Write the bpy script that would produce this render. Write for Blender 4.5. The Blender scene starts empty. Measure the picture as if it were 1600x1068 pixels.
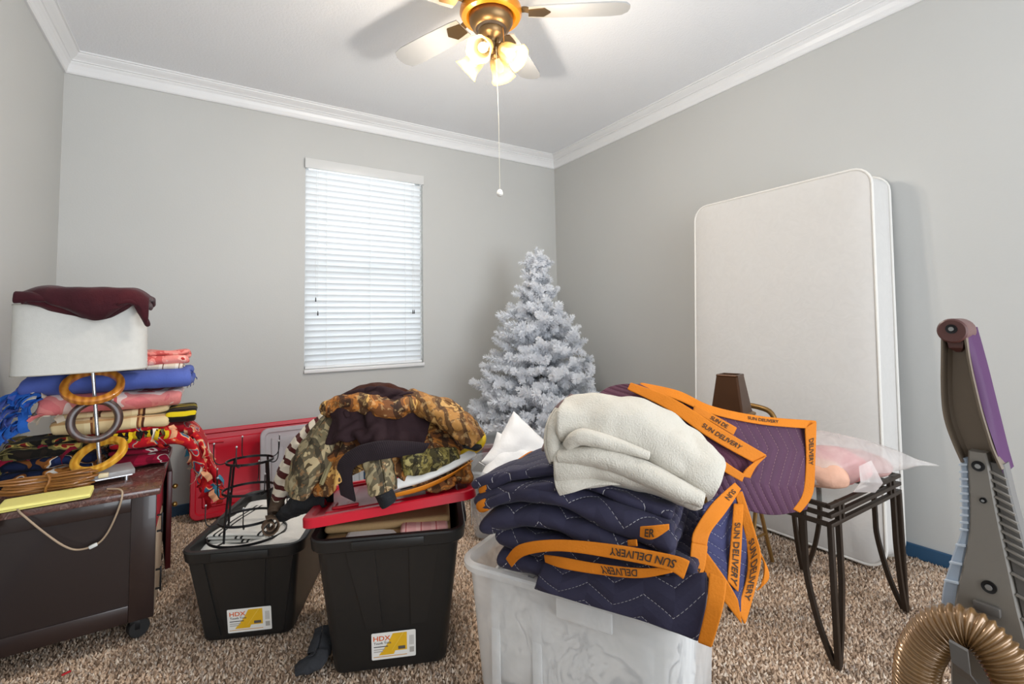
import bpy, bmesh, math, random
import numpy as np
from mathutils import Vector, Matrix, noise

# ------------------------------------------------------------------ camera, world, lights, exposure
sc = bpy.context.scene
COL = sc.collection
PI = math.pi
YAW, PITCH, ROLL, FPX, PCY, CAMH = .5676, .0595, -.01806, 747.6, 460.2, 1.149
_F = Vector((math.sin(YAW)*math.cos(PITCH), math.cos(YAW)*math.cos(PITCH), math.sin(PITCH)))
_R0 = Vector((math.cos(YAW), -math.sin(YAW), 0)); _U0 = _R0.cross(_F)
_c, _s = math.cos(ROLL), math.sin(ROLL)
_R = _c*_R0 + _s*_U0; _U = -_s*_R0 + _c*_U0
cd = bpy.data.cameras.new('camera'); cam = bpy.data.objects.new('camera', cd); COL.objects.link(cam)
cd.sensor_fit = 'HORIZONTAL'; cd.sensor_width = 36; cd.lens = 36*FPX/1600; cd.shift_y = -(534-PCY)/1600
cd.clip_start = .02
cam.matrix_world = Matrix(((_R.x, _U.x, -_F.x, 0), (_R.y, _U.y, -_F.y, 0), (_R.z, _U.z, -_F.z, CAMH), (0, 0, 0, 1)))
sc.camera = cam
sc.view_settings.view_transform = 'Standard'; sc.view_settings.look = 'None'
sc.view_settings.gamma = 1; sc.view_settings.use_curve_mapping = False
sc.view_settings.exposure = 0.06
w = bpy.data.worlds.new('sky'); sc.world = w; w.use_nodes = True
w.node_tree.nodes['Background'].inputs[0].default_value = (.86, .93, 1, 1)
w.node_tree.nodes['Background'].inputs[1].default_value = 1.3

def area_light(name, loc, aim, sx, sy, power, col):
    l = bpy.data.lights.new(name, 'AREA'); l.shape = 'RECTANGLE'; l.size = sx; l.size_y = sy; l.energy = power; l.color = col
    o = bpy.data.objects.new(name, l); COL.objects.link(o); o.location = loc
    o.rotation_euler = (Vector(aim)-Vector(loc)).to_track_quat('-Z', 'Y').to_euler()
    return o
# added fill light, unseen, entering by the wide opening behind the photographer
area_light('rear_fill', (1.7, -2.3, 1.3), (.3, 3, 1.75), 3.0, 2.4, 124, (.90, .95, 1))
# daylight outside the window
area_light('window_daylight', (1.03, 4.25, 1.75), (1.03, 0, 1.35), 1.2, 1.7, 16, (.95, .98, 1))

# ------------------------------------------------------------------ helpers
def A(x): return np.array(x, dtype=float)

def comb(*gs):
    vs, fs, n = [], [], 0
    for v, f in gs:
        v = A(v); vs.append(v); fs += [tuple(i+n for i in q) for q in f]; n += len(v)
    return np.concatenate(vs), fs

def xf(g, loc=(0, 0, 0), rot=(0, 0, 0), sc_=1):
    m = A(Matrix.LocRotScale(Vector(loc), __import__('mathutils').Euler(rot), Vector((sc_,)*3) if not hasattr(sc_, '__len__') else Vector(sc_)))
    v = A(g[0]); return v @ m[:3, :3].T + m[:3, 3], g[1]

_bc = {}
def bx(c, s, bev=0., seg=2):
    k = (tuple(np.round(s, 5)), bev, seg)
    if k not in _bc:
        bm = bmesh.new(); bmesh.ops.create_cube(bm, size=1)
        for v in bm.verts: v.co = (v.co.x*s[0], v.co.y*s[1], v.co.z*s[2])
        if bev > 0: bmesh.ops.bevel(bm, geom=bm.edges[:], offset=bev, segments=seg, affect='EDGES', profile=.5)
        bm.verts.index_update()
        _bc[k] = (A([v.co[:] for v in bm.verts]), [tuple(v.index for v in f.verts) for f in bm.faces]); bm.free()
    v, f = _bc[k]
    return v+A(c), f

def bx2(a, b, bev=0., seg=2):
    a, b = A(a), A(b); return bx((a+b)/2, np.abs(b-a), bev, seg)

def lathe(prof, n=24, cap=True):
    v, f = [], []
    for r, z in prof:
        for k in range(n): v.append((r*math.cos(2*PI*k/n), r*math.sin(2*PI*k/n), z))
    for i in range(len(prof)-1):
        for k in range(n): f.append((i*n+k, i*n+(k+1) % n, (i+1)*n+(k+1) % n, (i+1)*n+k))
    if cap:
        f.append(tuple(range(n-1, -1, -1))); f.append(tuple(range((len(prof)-1)*n, len(prof)*n)))
    return A(v), f

def smooth_path(pts, n=8, closed=False):
    """Catmull-Rom through pts"""
    P = A(pts); m = len(P); out = []
    rng = range(m if closed else m-1)
    for i in rng:
        if closed: p0, p1, p2, p3 = P[(i-1) % m], P[i], P[(i+1) % m], P[(i+2) % m]
        else: p0, p1, p2, p3 = P[max(i-1, 0)], P[i], P[i+1], P[min(i+2, m-1)]
        for k in range(n):
            t = k/n
            out.append(.5*((2*p1)+(-p0+p2)*t+(2*p0-5*p1+4*p2-p3)*t*t+(-p0+3*p1-3*p2+p3)*t**3))
    if not closed: out.append(P[-1])
    return A(out)

def frames(P, closed=False):
    P = A(P); n = len(P)
    T = np.zeros_like(P)
    if closed: T = np.roll(P, -1, 0)-np.roll(P, 1, 0)
    else:
        T[1:-1] = P[2:]-P[:-2]; T[0] = P[1]-P[0]; T[-1] = P[-1]-P[-2]
    T /= np.linalg.norm(T, axis=1)[:, None]+1e-12
    up = A((0, 0, 1)) if abs(T[0][2]) < .9 else A((1, 0, 0))
    N = np.zeros_like(P); b = up-T[0]*(up@T[0]); N[0] = b/np.linalg.norm(b)
    for i in range(1, n):
        b = N[i-1]-T[i]*(N[i-1]@T[i]); N[i] = b/(np.linalg.norm(b)+1e-12)
    return T, N, np.cross(T, N)

def tube(P, r=.01, n=8, closed=False, cap=True, sec=None):
    """sweep a round (or sec = list of (a, b)) section along P; r may be a list"""
    P = A(P); T, N, B = frames(P, closed); m = len(P)
    rr = np.full(m, r) if np.isscalar(r) else A(r)
    if sec is None: S = A([(math.cos(2*PI*k/n), math.sin(2*PI*k/n)) for k in range(n)])
    else: S = A(sec); n = len(S)
    v = (P[:, None, :]+rr[:, None, None]*(S[None, :, 0, None]*N[:, None, :]+S[None, :, 1, None]*B[:, None, :])).reshape(-1, 3)
    f = []
    for i in range(m if closed else m-1):
        j = (i+1) % m
        for k in range(n): f.append((i*n+k, i*n+(k+1) % n, j*n+(k+1) % n, j*n+k))
    if cap and not closed:
        f.append(tuple(range(n-1, -1, -1))); f.append(tuple(range((m-1)*n, m*n)))
    return v, f

def bar(a, b, wx, wy, bev=0.):
    """square bar from a to b"""
    return tube([a, b], 1, sec=[(-wx/2, -wy/2), (wx/2, -wy/2), (wx/2, wy/2), (-wx/2, wy/2)])

def rrect(w_, h_, r, n=5):
    """rounded rectangle outline, counter-clockwise, centred"""
    out = []
    for cx, cy, a0 in ((w_/2-r, h_/2-r, 0), (-w_/2+r, h_/2-r, 90), (-w_/2+r, -h_/2+r, 180), (w_/2-r, -h_/2+r, 270)):
        for k in range(n+1):
            a = math.radians(a0+90*k/n); out.append((cx+r*math.cos(a), cy+r*math.sin(a)))
    return out

def loft(rings, cap0=True, cap1=True):
    n = len(rings[0]); v = [p for r in rings for p in r]; f = []
    for i in range(len(rings)-1):
        for k in range(n): f.append((i*n+k, i*n+(k+1) % n, (i+1)*n+(k+1) % n, (i+1)*n+k))
    if cap0: f.append(tuple(range(n-1, -1, -1)))
    if cap1: f.append(tuple(range((len(rings)-1)*n, len(rings)*n)))
    return A(v), f

def prism(poly, z0, z1): return loft([[(x, y, z0) for x, y in poly], [(x, y, z1) for x, y in poly]])

def torus(R, r, nR=32, nr=8, sec=None):
    P = [(R*math.cos(2*PI*k/nR), R*math.sin(2*PI*k/nR), 0) for k in range(nR)]
    return tube(P, r if sec is None else 1, nr, closed=True, sec=sec)

def sphere(c, r, n=10):
    pr = [(max(1e-4, math.sin(PI*k/n)), -math.cos(PI*k/n)) for k in range(n+1)]
    v, f = lathe(pr, n+4); return v*A(r)+A(c), f

def mesh(name, g, mat, smooth=True, ang=38, uv=None):
    me = bpy.data.meshes.new(name); v, f = g
    me.from_pydata([tuple(p) for p in np.asarray(v).tolist()], [], f)
    if uv is not None:
        l = me.uv_layers.new(name='UVMap'); idx = np.empty(len(me.loops), dtype=np.int32); me.loops.foreach_get('vertex_index', idx)
        l.data.foreach_set('uv', A(uv)[idx].ravel())
    if mat is not None: me.materials.append(mat)
    if smooth:
        me.polygons.foreach_set('use_smooth', [True]*len(me.polygons)); me.set_sharp_from_angle(angle=math.radians(ang))
    me.update(); return me

def put(name, me, parent=None, loc=(0, 0, 0), rot=(0, 0, 0), scale=(1, 1, 1)):
    o = bpy.data.objects.new(name, me); COL.objects.link(o)
    o.location = loc; o.rotation_euler = rot; o.scale = scale
    if parent is not None: o.parent = parent
    return o

def part(name, g, mat, parent, world=False, smooth=True, ang=38, uv=None, label=None):
    v, f = g
    if world and parent is not None:
        M = parent.matrix_basis
        if parent.parent is not None: M = parent.parent.matrix_basis @ M
        mi = A(M.inverted()); v = A(v) @ mi[:3, :3].T + mi[:3, 3]
    o = put(name, mesh(name, (v, f), mat, smooth, ang, uv), parent)
    if label: o['label'] = label
    return o

def tag(o, label, cat, group=None):
    o['label'] = label; o['category'] = cat
    if group: o['group'] = group
    return o

def thing(name, label, cat, loc=(0, 0, 0), rz=0, group=None, rot=None):
    o = bpy.data.objects.new(name, None); COL.objects.link(o); o.empty_display_size = .05
    o.location = loc; o.rotation_euler = rot if rot else (0, 0, rz)
    return tag(o, label, cat, group)

def single(name, g, mat, label, cat, group=None, smooth=True, ang=38, uv=None):
    """a one-mesh thing given in world coordinates"""
    v = A(g[0]); c = A(((v[:, 0].min()+v[:, 0].max())/2, (v[:, 1].min()+v[:, 1].max())/2, v[:, 2].min()))
    o = put(name, mesh(name, (v-c, g[1]), mat, smooth, ang, uv), None, c.tolist())
    return tag(o, label, cat, group)

def struct(name, g, mat, smooth=False, label=None):
    o = put(name, mesh(name, g, mat, smooth)); o['kind'] = 'structure'
    if label: o['label'] = label
    return o

def grid_faces(n, m):
    return [(i*m+j, i*m+j+1, (i+1)*m+j+1, (i+1)*m+j) for i in range(n-1) for j in range(m-1)]

def arc_uv(P):
    n, m = P.shape[:2]; U = np.zeros((n, m, 2))
    U[1:, :, 0] = np.cumsum(np.linalg.norm(np.diff(P, axis=0), axis=2).mean(1))[:, None]
    U[:, 1:, 1] = np.cumsum(np.linalg.norm(np.diff(P, axis=1), axis=2).mean(0))[None, :]
    return U.reshape(-1, 2)

def sheet(name, P, mat, parent=None, thick=.008, sub=1, uv=None, world=True, label=None, off=0., ts=None):
    """a cloth surface: grid (n, m, 3) -> mesh with thickness"""
    n, m = P.shape[:2]
    o = part(name, (P.reshape(-1, 3), grid_faces(n, m)), mat, parent, world=world, uv=arc_uv(P) if uv is None else uv.reshape(-1, 2), ang=180, label=label)
    if thick: md = o.modifiers.new('thickness', 'SOLIDIFY'); md.thickness = thick; md.offset = off
    if sub: md = o.modifiers.new('smooth', 'SUBSURF'); md.levels = sub; md.render_levels = sub
    return o

def spline_grid(C, nu=8, nv=8):
    """Catmull-Rom surface through control points C[n][m]"""
    C = A(C)
    rows = np.array([smooth_path(C[i], nv) for i in range(len(C))])
    cols = np.array([smooth_path(rows[:, j], nu) for j in range(rows.shape[1])])
    return cols.transpose(1, 0, 2)

def nz(x, y, z=0.): return noise.noise(Vector((x, y, z)))

def wrinkle(P, amp, freq, seed=0., axis=None):
    """displace grid along normals by noise"""
    n, m = P.shape[:2]
    du = np.gradient(P, axis=0); dv = np.gradient(P, axis=1); N = np.cross(du, dv); N /= np.linalg.norm(N, axis=2)[:, :, None]+1e-9
    D = np.array([nz(p[0]*freq+seed, p[1]*freq-seed, p[2]*freq) + .5*nz(p[0]*freq*2.3+seed, p[1]*freq*2.3, p[2]*freq*2.3+seed) for p in P.reshape(-1, 3)]).reshape(n, m)
    return P+N*(amp*D)[:, :, None]

def fold_path(width, layers, gap, ds=.02, start_near=False, trim=None):
    """serpentine in (y, z): y=0 near, y=width far. returns pts, layer index"""
    pts, lay = [], []
    r = gap/2
    d = 1 if start_near else -1
    for k in range(layers):
        ya, yb = (r, width-r) if d > 0 else (width-r, r)
        if trim and k in trim:
            if k == 0: ya = trim[k]
            elif k == layers-1: yb = trim[k]
        n = max(2, int(abs(yb-ya)/ds))
        for i in range(n+1): pts.append((ya+(yb-ya)*i/n, k*gap)); lay.append(k)
        if k < layers-1:
            for i in range(1, 5):
                a = PI*i/5; pts.append((yb+d*r*1.25*math.sin(a), k*gap+r-r*math.cos(a))); lay.append(k+i/5)
        d = -d
    return A(pts), A(lay)

def fold_grid(width, layers, gap, length, seed=1, ds=.02, dl=.025, wob=.012, zz=.012, start_near=False, trim=None, lwob=.0):
    pts, lay = fold_path(width, layers, gap, ds, start_near, trim)
    m = int(length/dl)+1; X = np.linspace(-length/2, length/2, m); n = len(pts)
    P = np.zeros((n, m, 3))
    for i in range(n):
        y, z = pts[i]; L = lay[i]
        for j, x in enumerate(X):
            e = wob*(nz(x*3.1+seed, L*.9, seed)+.6*nz(x*7+seed, L*1.7, 3.3))*2
            hz = zz*nz(x*3+seed*2, y*4, seed)*(L/max(1, layers-1)) + gap*.28*nz(x*5, y*6+seed, L*.8)
            P[i, j] = (x*(1+lwob*nz(L*1.3, seed, 1.1)) + lwob*.5*nz(y*5+seed, L, 2.2), y+e, z+hz)
    s = np.concatenate([[0], np.cumsum(np.linalg.norm(np.diff(pts, axis=0), axis=1))])
    uv = np.stack(np.broadcast_arrays(s[:, None], X[None, :]), axis=2)
    return P, uv

def place(P, loc, rz=0, tilt=(0, 0)):
    M = Matrix.Translation(Vector(loc)) @ Matrix.Rotation(rz, 4, 'Z') @ Matrix.Rotation(tilt[0], 4, 'X') @ Matrix.Rotation(tilt[1], 4, 'Y')
    m = A(M); return P @ m[:3, :3].T + m[:3, 3]

def bend_down(P, x0, r, sign=1, maxa=1.5):
    """bend the part with sign*x > x0 downward round an axis along y"""
    Q = P.copy(); d = sign*P[..., 0]-x0; msk = d > 0
    a = np.minimum(d/r, maxa); rest = d-a*r
    R_ = r+P[..., 2]
    nx = x0+R_*np.sin(a)+rest*np.cos(a); nz_ = -r+R_*np.cos(a)-rest*np.sin(a)
    Q[..., 0] = np.where(msk, sign*nx, P[..., 0]); Q[..., 2] = np.where(msk, nz_, P[..., 2])
    return Q

def surf_map(P, g, off=.003, flip=False):
    """lay a flat mesh g (u, v, w in metres along grid axes 0,1) on grid surface P"""
    n, m = P.shape[:2]
    du = np.gradient(P, axis=0); dv = np.gradient(P, axis=1); N = np.cross(du, dv); N /= np.linalg.norm(N, axis=2)[:, :, None]+1e-9
    if flip: N = -N
    su = np.concatenate([[0], np.cumsum(np.linalg.norm(np.diff(P, axis=0), axis=2).mean(1))])
    sv = np.concatenate([[0], np.cumsum(np.linalg.norm(np.diff(P, axis=1), axis=2).mean(0))])
    out = []
    for u, v, w_ in A(g[0]):
        i = np.interp(u, su, range(n)); j = np.interp(v, sv, range(m))
        i0, j0 = min(int(i), n-2), min(int(j), m-2); a, b = i-i0, j-j0
        def lerp(Q): return (Q[i0, j0]*(1-a)+Q[i0+1, j0]*a)*(1-b)+(Q[i0, j0+1]*(1-a)+Q[i0+1, j0+1]*a)*b
        out.append(lerp(P)+lerp(N)*(off+w_))
    return A(out), g[1]

_tc = {}
def text_mesh(s, size, center=True):
    if (s, size) in _tc: return _tc[(s, size)]
    cu = bpy.data.curves.new('lettering', 'FONT'); cu.body = s; cu.size = size; cu.fill_mode = 'FRONT'; cu.offset = size*.018
    cu.resolution_u = 3
    o = bpy.data.objects.new('lettering', cu); COL.objects.link(o)
    bpy.context.view_layer.update()
    me = o.to_mesh(); v = A([p.co[:] for p in me.vertices]); f = [tuple(p.vertices) for p in me.polygons]
    o.to_mesh_clear(); bpy.data.objects.remove(o); bpy.data.curves.remove(cu)
    if center: v[:, 0] -= (v[:, 0].min()+v[:, 0].max())/2; v[:, 1] -= (v[:, 1].min()+v[:, 1].max())/2
    _tc[(s, size)] = (v, f); return v, f

# ---- small position-based cloth solver
def drape(P, steps, height, rest=None, iters=6, bend=.25, g=-.0009, fr=.6, damp=.97, margin=.006, shrink=1.):
    n, m = P.shape[:2]; Pp = P.copy()
    R_ = P if rest is None else rest
    def L(a, b): return np.linalg.norm(R_[a]-R_[b], axis=-1)*shrink
    S = slice; cons = []
    def add(a, b, k):
        cons.append((a, b, L(a, b), k))
    for o in (0, 1):
        ia, ib = np.arange(o, n-1, 2), np.arange(o, n-1, 2)+1
        if len(ia): add(np.ix_(ia, range(m)), np.ix_(ib, range(m)), 1.)
        ja = np.arange(o, m-1, 2)
        if len(ja): add(np.ix_(range(n), ja), np.ix_(range(n), ja+1), 1.)
        for e in (0, 1):
            ja2 = np.arange(e, m-1, 2)
            if len(ia) and len(ja2):
                add(np.ix_(ia, ja2), np.ix_(ib, ja2+1), .4); add(np.ix_(ia, ja2+1), np.ix_(ib, ja2), .4)
    for o in range(4):
        ia = np.arange(o, n-2, 4); ja = np.arange(o, m-2, 4)
        if len(ia): add(np.ix_(ia, range(m)), np.ix_(ia+2, range(m)), bend)
        if len(ja): add(np.ix_(range(n), ja), np.ix_(range(n), ja+2), bend)
    for st in range(steps):
        V = (P-Pp)*damp; V = np.clip(V, -.02, .02); Pp = P.copy(); P = P+V; P[..., 2] += g
        for it in range(iters):
            for a, b, l, k in cons:
                d = P[b]-P[a]; ln = np.linalg.norm(d, axis=-1)+1e-9; c = (d*((ln-l)/ln*.5*k)[..., None])
                P[a] += c; P[b] -= c
            h = height(P[..., 0], P[..., 1])+margin; hit = P[..., 2] < h
            P[..., 2] = np.where(hit, h, P[..., 2])
            P[..., :2] = np.where(hit[..., None], Pp[..., :2]+(P[..., :2]-Pp[..., :2])*(1-fr), P[..., :2])
    return P

class HF:
    """height field made of shapes; later cloths can be stamped on it"""
    def __init__(s, x0, x1, y0, y1, res=.01, base=0.):
        s.x0, s.y0, s.res = x0, y0, res
        s.X, s.Y = np.meshgrid(np.arange(x0, x1, res), np.arange(y0, y1, res), indexing='ij'); s.H = np.full(s.X.shape, base)
    def box(s, c, sx, sy, rz, top):
        u = (s.X-c[0])*math.cos(rz)+(s.Y-c[1])*math.sin(rz); v = -(s.X-c[0])*math.sin(rz)+(s.Y-c[1])*math.cos(rz)
        t = top if not callable(top) else top(u, v)
        s.H = np.where((abs(u) < sx/2) & (abs(v) < sy/2), np.maximum(s.H, t), s.H); return s
    def bump(s, c, rx, ry, rz, z0, h):
        u = ((s.X-c[0])*math.cos(rz)+(s.Y-c[1])*math.sin(rz))/rx; v = (-(s.X-c[0])*math.sin(rz)+(s.Y-c[1])*math.cos(rz))/ry
        d = np.clip(1-u*u-v*v, 0, 1); s.H = np.where(d > 0, np.maximum(s.H, z0+h*np.sqrt(d)), s.H); return s
    def blur(s, k=2):
        for _ in range(k):
            q = np.pad(s.H, 1, 'edge'); s.H = (q[:-2, 1:-1]+q[2:, 1:-1]+q[1:-1, :-2]+q[1:-1, 2:]+2*q[1:-1, 1:-1])/6
        return s
    def stamp(s, P, up=.012):
        Q = P.reshape(-1, 3)
        for _ in range(1):
            i = np.clip(((Q[:, 0]-s.x0)/s.res).round().astype(int), 1, s.H.shape[0]-2); j = np.clip(((Q[:, 1]-s.y0)/s.res).round().astype(int), 1, s.H.shape[1]-2)
            for a in (-1, 0, 1):
                for b in (-1, 0, 1): np.maximum.at(s.H, (i+a, j+b), Q[:, 2]+up)
        return s
    def __call__(s, x, y):
        fx = np.clip((x-s.x0)/s.res, 0, s.H.shape[0]-1.001); fy = np.clip((y-s.y0)/s.res, 0, s.H.shape[1]-1.001)
        i, j = fx.astype(int), fy.astype(int); a, b = fx-i, fy-j; H = s.H
        return (H[i, j]*(1-a)+H[i+1, j]*a)*(1-b)+(H[i, j+1]*(1-a)+H[i+1, j+1]*a)*b

def flat_grid(c, sx, sy, rz, z, n, m, amp=.02, seed=0., squeeze=1.):
    """a flat sheet to drop; returns start positions (squeezed, bumpy) and rest positions"""
    u = np.linspace(-sx/2, sx/2, n); v = np.linspace(-sy/2, sy/2, m); Ug, Vg = np.meshgrid(u, v, indexing='ij')
    rest = np.stack([Ug, Vg, np.zeros_like(Ug)], 2)
    us, vs = Ug*squeeze, Vg*squeeze
    x = c[0]+us*math.cos(rz)-vs*math.sin(rz); y = c[1]+us*math.sin(rz)+vs*math.cos(rz)
    zz = np.array([nz(a*6+seed, b*6, seed)+.5*nz(a*14, b*14, seed+5) for a, b in zip(Ug.ravel(), Vg.ravel())]).reshape(n, m)*amp
    return np.stack([x, y, z+zz], 2), rest

# ------------------------------------------------------------------ materials
def lin(c):
    if isinstance(c, str):
        c = [int(c[i:i+2], 16)/255 for i in (0, 2, 4)]
        c = [x/12.92 if x <= .04045 else ((x+.055)/1.055)**2.4 for x in c]
    return tuple(c)+(1,)

class NT:
    def __init__(s, name):
        s.m = bpy.data.materials.new(name); s.m.use_nodes = True; s.t = s.m.node_tree; s.b = s.t.nodes['Principled BSDF']
    def n(s, typ, **k):
        o = s.t.nodes.new(typ)
        for a, b in k.items(): setattr(o, a, b)
        return o
    def l(s, a, b): s.t.links.new(a, b)
    def coord(s, kind='Object'): return s.n('ShaderNodeTexCoord').outputs[kind]
    def math(s, op, a, b=None, c=None):
        o = s.n('ShaderNodeMath', operation=op)
        for i, x in enumerate((a, b, c)):
            if x is None: continue
            if isinstance(x, (int, float)): o.inputs[i].default_value = x
            else: s.l(x, o.inputs[i])
        return o.outputs[0]
    def noise(s, scale, detail=2, vec=None, dist=0., rough=.5):
        o = s.n('ShaderNodeTexNoise'); o.inputs['Scale'].default_value = scale; o.inputs['Detail'].default_value = detail
        o.inputs['Distortion'].default_value = dist; o.inputs['Roughness'].default_value = rough
        s.l(vec if vec is not None else s.coord(), o.inputs['Vector']); return o.outputs['Fac']
    def ramp(s, fac, stops, interp='LINEAR'):
        o = s.n('ShaderNodeValToRGB'); o.color_ramp.interpolation = interp; e = o.color_ramp.elements
        while len(e) < len(stops): e.new(.5)
        for q, (p, c) in zip(e, stops): q.position = p; q.color = lin(c)
        s.l(fac, o.inputs[0]); return o.outputs[0]
    def mix(s, fac, a, b, typ='MIX'):
        o = s.n('ShaderNodeMix', data_type='RGBA', blend_type=typ)
        for i, x in ((0, fac), (6, a), (7, b)):
            if isinstance(x, (int, float)): o.inputs[i].default_value = x
            elif isinstance(x, (tuple, str)): o.inputs[i].default_value = lin(x) if isinstance(x, str) or len(x) == 3 else x
            else: s.l(x, o.inputs[i])
        return o.outputs[2]
    def bump(s, h, strength=.3, dist=.01, prev=None):
        o = s.n('ShaderNodeBump'); o.inputs['Strength'].default_value = strength; o.inputs['Distance'].default_value = dist
        s.l(h, o.inputs['Height'])
        if prev is not None: s.l(prev, o.inputs['Normal'])
        return o.outputs[0]
    def set(s, **k):
        for a, b in k.items():
            i = s.b.inputs[a.replace('_', ' ')]
            if isinstance(b, (int, float, tuple)): i.default_value = b
            else: s.l(b, i)
        return s
MATS = {}
def pm(name, col, rough=.6, metal=0., var=.08, vs=9., bump=0., bs=60., bd=.004, spec=.5, sheen=0., coat=0., trans=0.):
    """plain procedural material: slightly uneven colour and fine relief"""
    if name in MATS: return MATS[name]
    t = NT(name); c = lin(col)
    if var:
        a = tuple(max(0, x*(1-var)) for x in c[:3])+(1,); b = tuple(min(1, x*(1+var)) for x in c[:3])+(1,)
        t.l(t.mix(t.noise(vs, 3), a, b), t.b.inputs['Base Color'])
    else: t.b.inputs['Base Color'].default_value = c
    t.set(Roughness=rough, Metallic=metal); t.b.inputs['Specular IOR Level'].default_value = spec
    if sheen: t.b.inputs['Sheen Weight'].default_value = sheen
    if coat: t.b.inputs['Coat Weight'].default_value = coat
    if trans: t.b.inputs['Transmission Weight'].default_value = trans
    if bump: t.l(t.bump(t.noise(bs, 3), bump, bd), t.b.inputs['Normal'])
    MATS[name] = t.m; return t.m

def clear_plastic(name, col, alpha, rough=.25, streak=0., scale=8.):
    """milky see-through plastic: a mix of a transparent and a glossy-diffuse surface"""
    if name in MATS: return MATS[name]
    t = NT(name); t.set(Roughness=rough); t.b.inputs['Base Color'].default_value = lin(col)
    t.b.inputs['Specular IOR Level'].default_value = .6
    tr = t.n('ShaderNodeBsdfTransparent'); mx = t.n('ShaderNodeMixShader'); out = t.t.nodes['Material Output']
    if streak:
        t.l(t.math('MULTIPLY_ADD', t.noise(scale, 3, dist=1.5), streak, alpha-streak/2), mx.inputs[0])
    else: mx.inputs[0].default_value = alpha
    tl_ = t.n('ShaderNodeBsdfTranslucent'); tl_.inputs[0].default_value = lin(col); m2_ = t.n('ShaderNodeMixShader'); m2_.inputs[0].default_value = .35; t.l(t.b.outputs[0], m2_.inputs[1]); t.l(tl_.outputs[0], m2_.inputs[2])
    t.l(tr.outputs[0], mx.inputs[1]); t.l(m2_.outputs[0], mx.inputs[2]); t.l(mx.outputs[0], out.inputs[0])
    MATS[name] = t.m; return t.m

def fabric(name, stops, scale=8, detail=2, dist=0., interp='CONSTANT', rough=.9, weave=220., bump=.25, uv=False, stretch=(1, 1, 1), sheen=.04):
    if name in MATS: return MATS[name]
    t = NT(name); vec = t.coord('UV' if uv else 'Object')
    if stretch != (1, 1, 1):
        mp = t.n('ShaderNodeMapping'); mp.inputs['Scale'].default_value = stretch; t.l(vec, mp.inputs[0]); vec = mp.outputs[0]
    f = t.noise(scale, detail, vec, dist)
    t.l(t.ramp(f, stops, interp), t.b.inputs['Base Color'])
    t.set(Roughness=rough); t.b.inputs['Sheen Weight'].default_value = sheen; t.b.inputs['Specular IOR Level'].default_value = .2
    t.l(t.bump(t.noise(weave, 2), bump, .003, t.bump(t.noise(28, 3), .25, .01)), t.b.inputs['Normal'])
    MATS[name] = t.m; return t.m

def stripes(name, stops, period, axis=0, rough=.9, uv=True, cross=None):
    """woven stripes across a cloth (UV in metres)"""
    if name in MATS: return MATS[name]
    t = NT(name); sp = t.n('ShaderNodeSeparateXYZ'); t.l(t.coord('UV' if uv else 'Object'), sp.inputs[0])
    wob = t.math('MULTIPLY', t.noise(14, 2), .006)
    fr = t.math('FRACT', t.math('DIVIDE', t.math('ADD', sp.outputs[axis], wob), period))
    c = t.ramp(fr, stops, 'CONSTANT')
    if cross:
        fr2 = t.math('FRACT', t.math('DIVIDE', sp.outputs[1-axis], cross[0])); c = t.mix(t.math('MULTIPLY', t.math('LESS_THAN', fr2, cross[1]), .8), c, cross[2])
    t.l(c, t.b.inputs['Base Color']); t.set(Roughness=rough); t.b.inputs['Sheen Weight'].default_value = .04; t.b.inputs['Specular IOR Level'].default_value = .2
    t.l(t.bump(t.noise(180, 2), .3, .003), t.b.inputs['Normal'])
    MATS[name] = t.m; return t.m

def quilt(name, col, thread, spacing=.045, amp=.035, period=.14, ax=0):
    """padded moving blanket: zigzag rows of white dashed stitching, puffed between the rows (UV in metres)"""
    if name in MATS: return MATS[name]
    t = NT(name); sp = t.n('ShaderNodeSeparateXYZ'); t.l(t.coord('UV'), sp.inputs[0])
    u, v = sp.outputs[ax], sp.outputs[1-ax]
    tri = t.math('ABSOLUTE', t.math('SUBTRACT', t.math('FRACT', t.math('DIVIDE', u, period)), .5))
    fz = t.math('FRACT', t.math('DIVIDE', t.math('MULTIPLY_ADD', tri, amp*2, v), spacing))
    d = t.math('ABSOLUTE', t.math('SUBTRACT', fz, .5))
    dash = t.math('LESS_THAN', t.math('FRACT', t.math('MULTIPLY', u, 110)), .62)
    line = t.math('MULTIPLY', t.math('LESS_THAN', d, .6/1000/spacing), dash)
    base = t.mix(t.noise(7, 3), tuple(x*.75 for x in lin(col)[:3])+(1,), tuple(x*1.25 for x in lin(col)[:3])+(1,))
    t.l(t.mix(t.math('MULTIPLY', line, .75), base, thread), t.b.inputs['Base Color'])
    t.set(Roughness=.72); t.b.inputs['Sheen Weight'].default_value = .05; t.b.inputs['Specular IOR Level'].default_value = .3
    puff = t.math('POWER', t.math('MULTIPLY', d, 2), .5)
    t.l(t.bump(t.noise(90, 2), .3, .003, t.bump(puff, .55, .01)), t.b.inputs['Normal'])
    MATS[name] = t.m; return t.m

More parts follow.
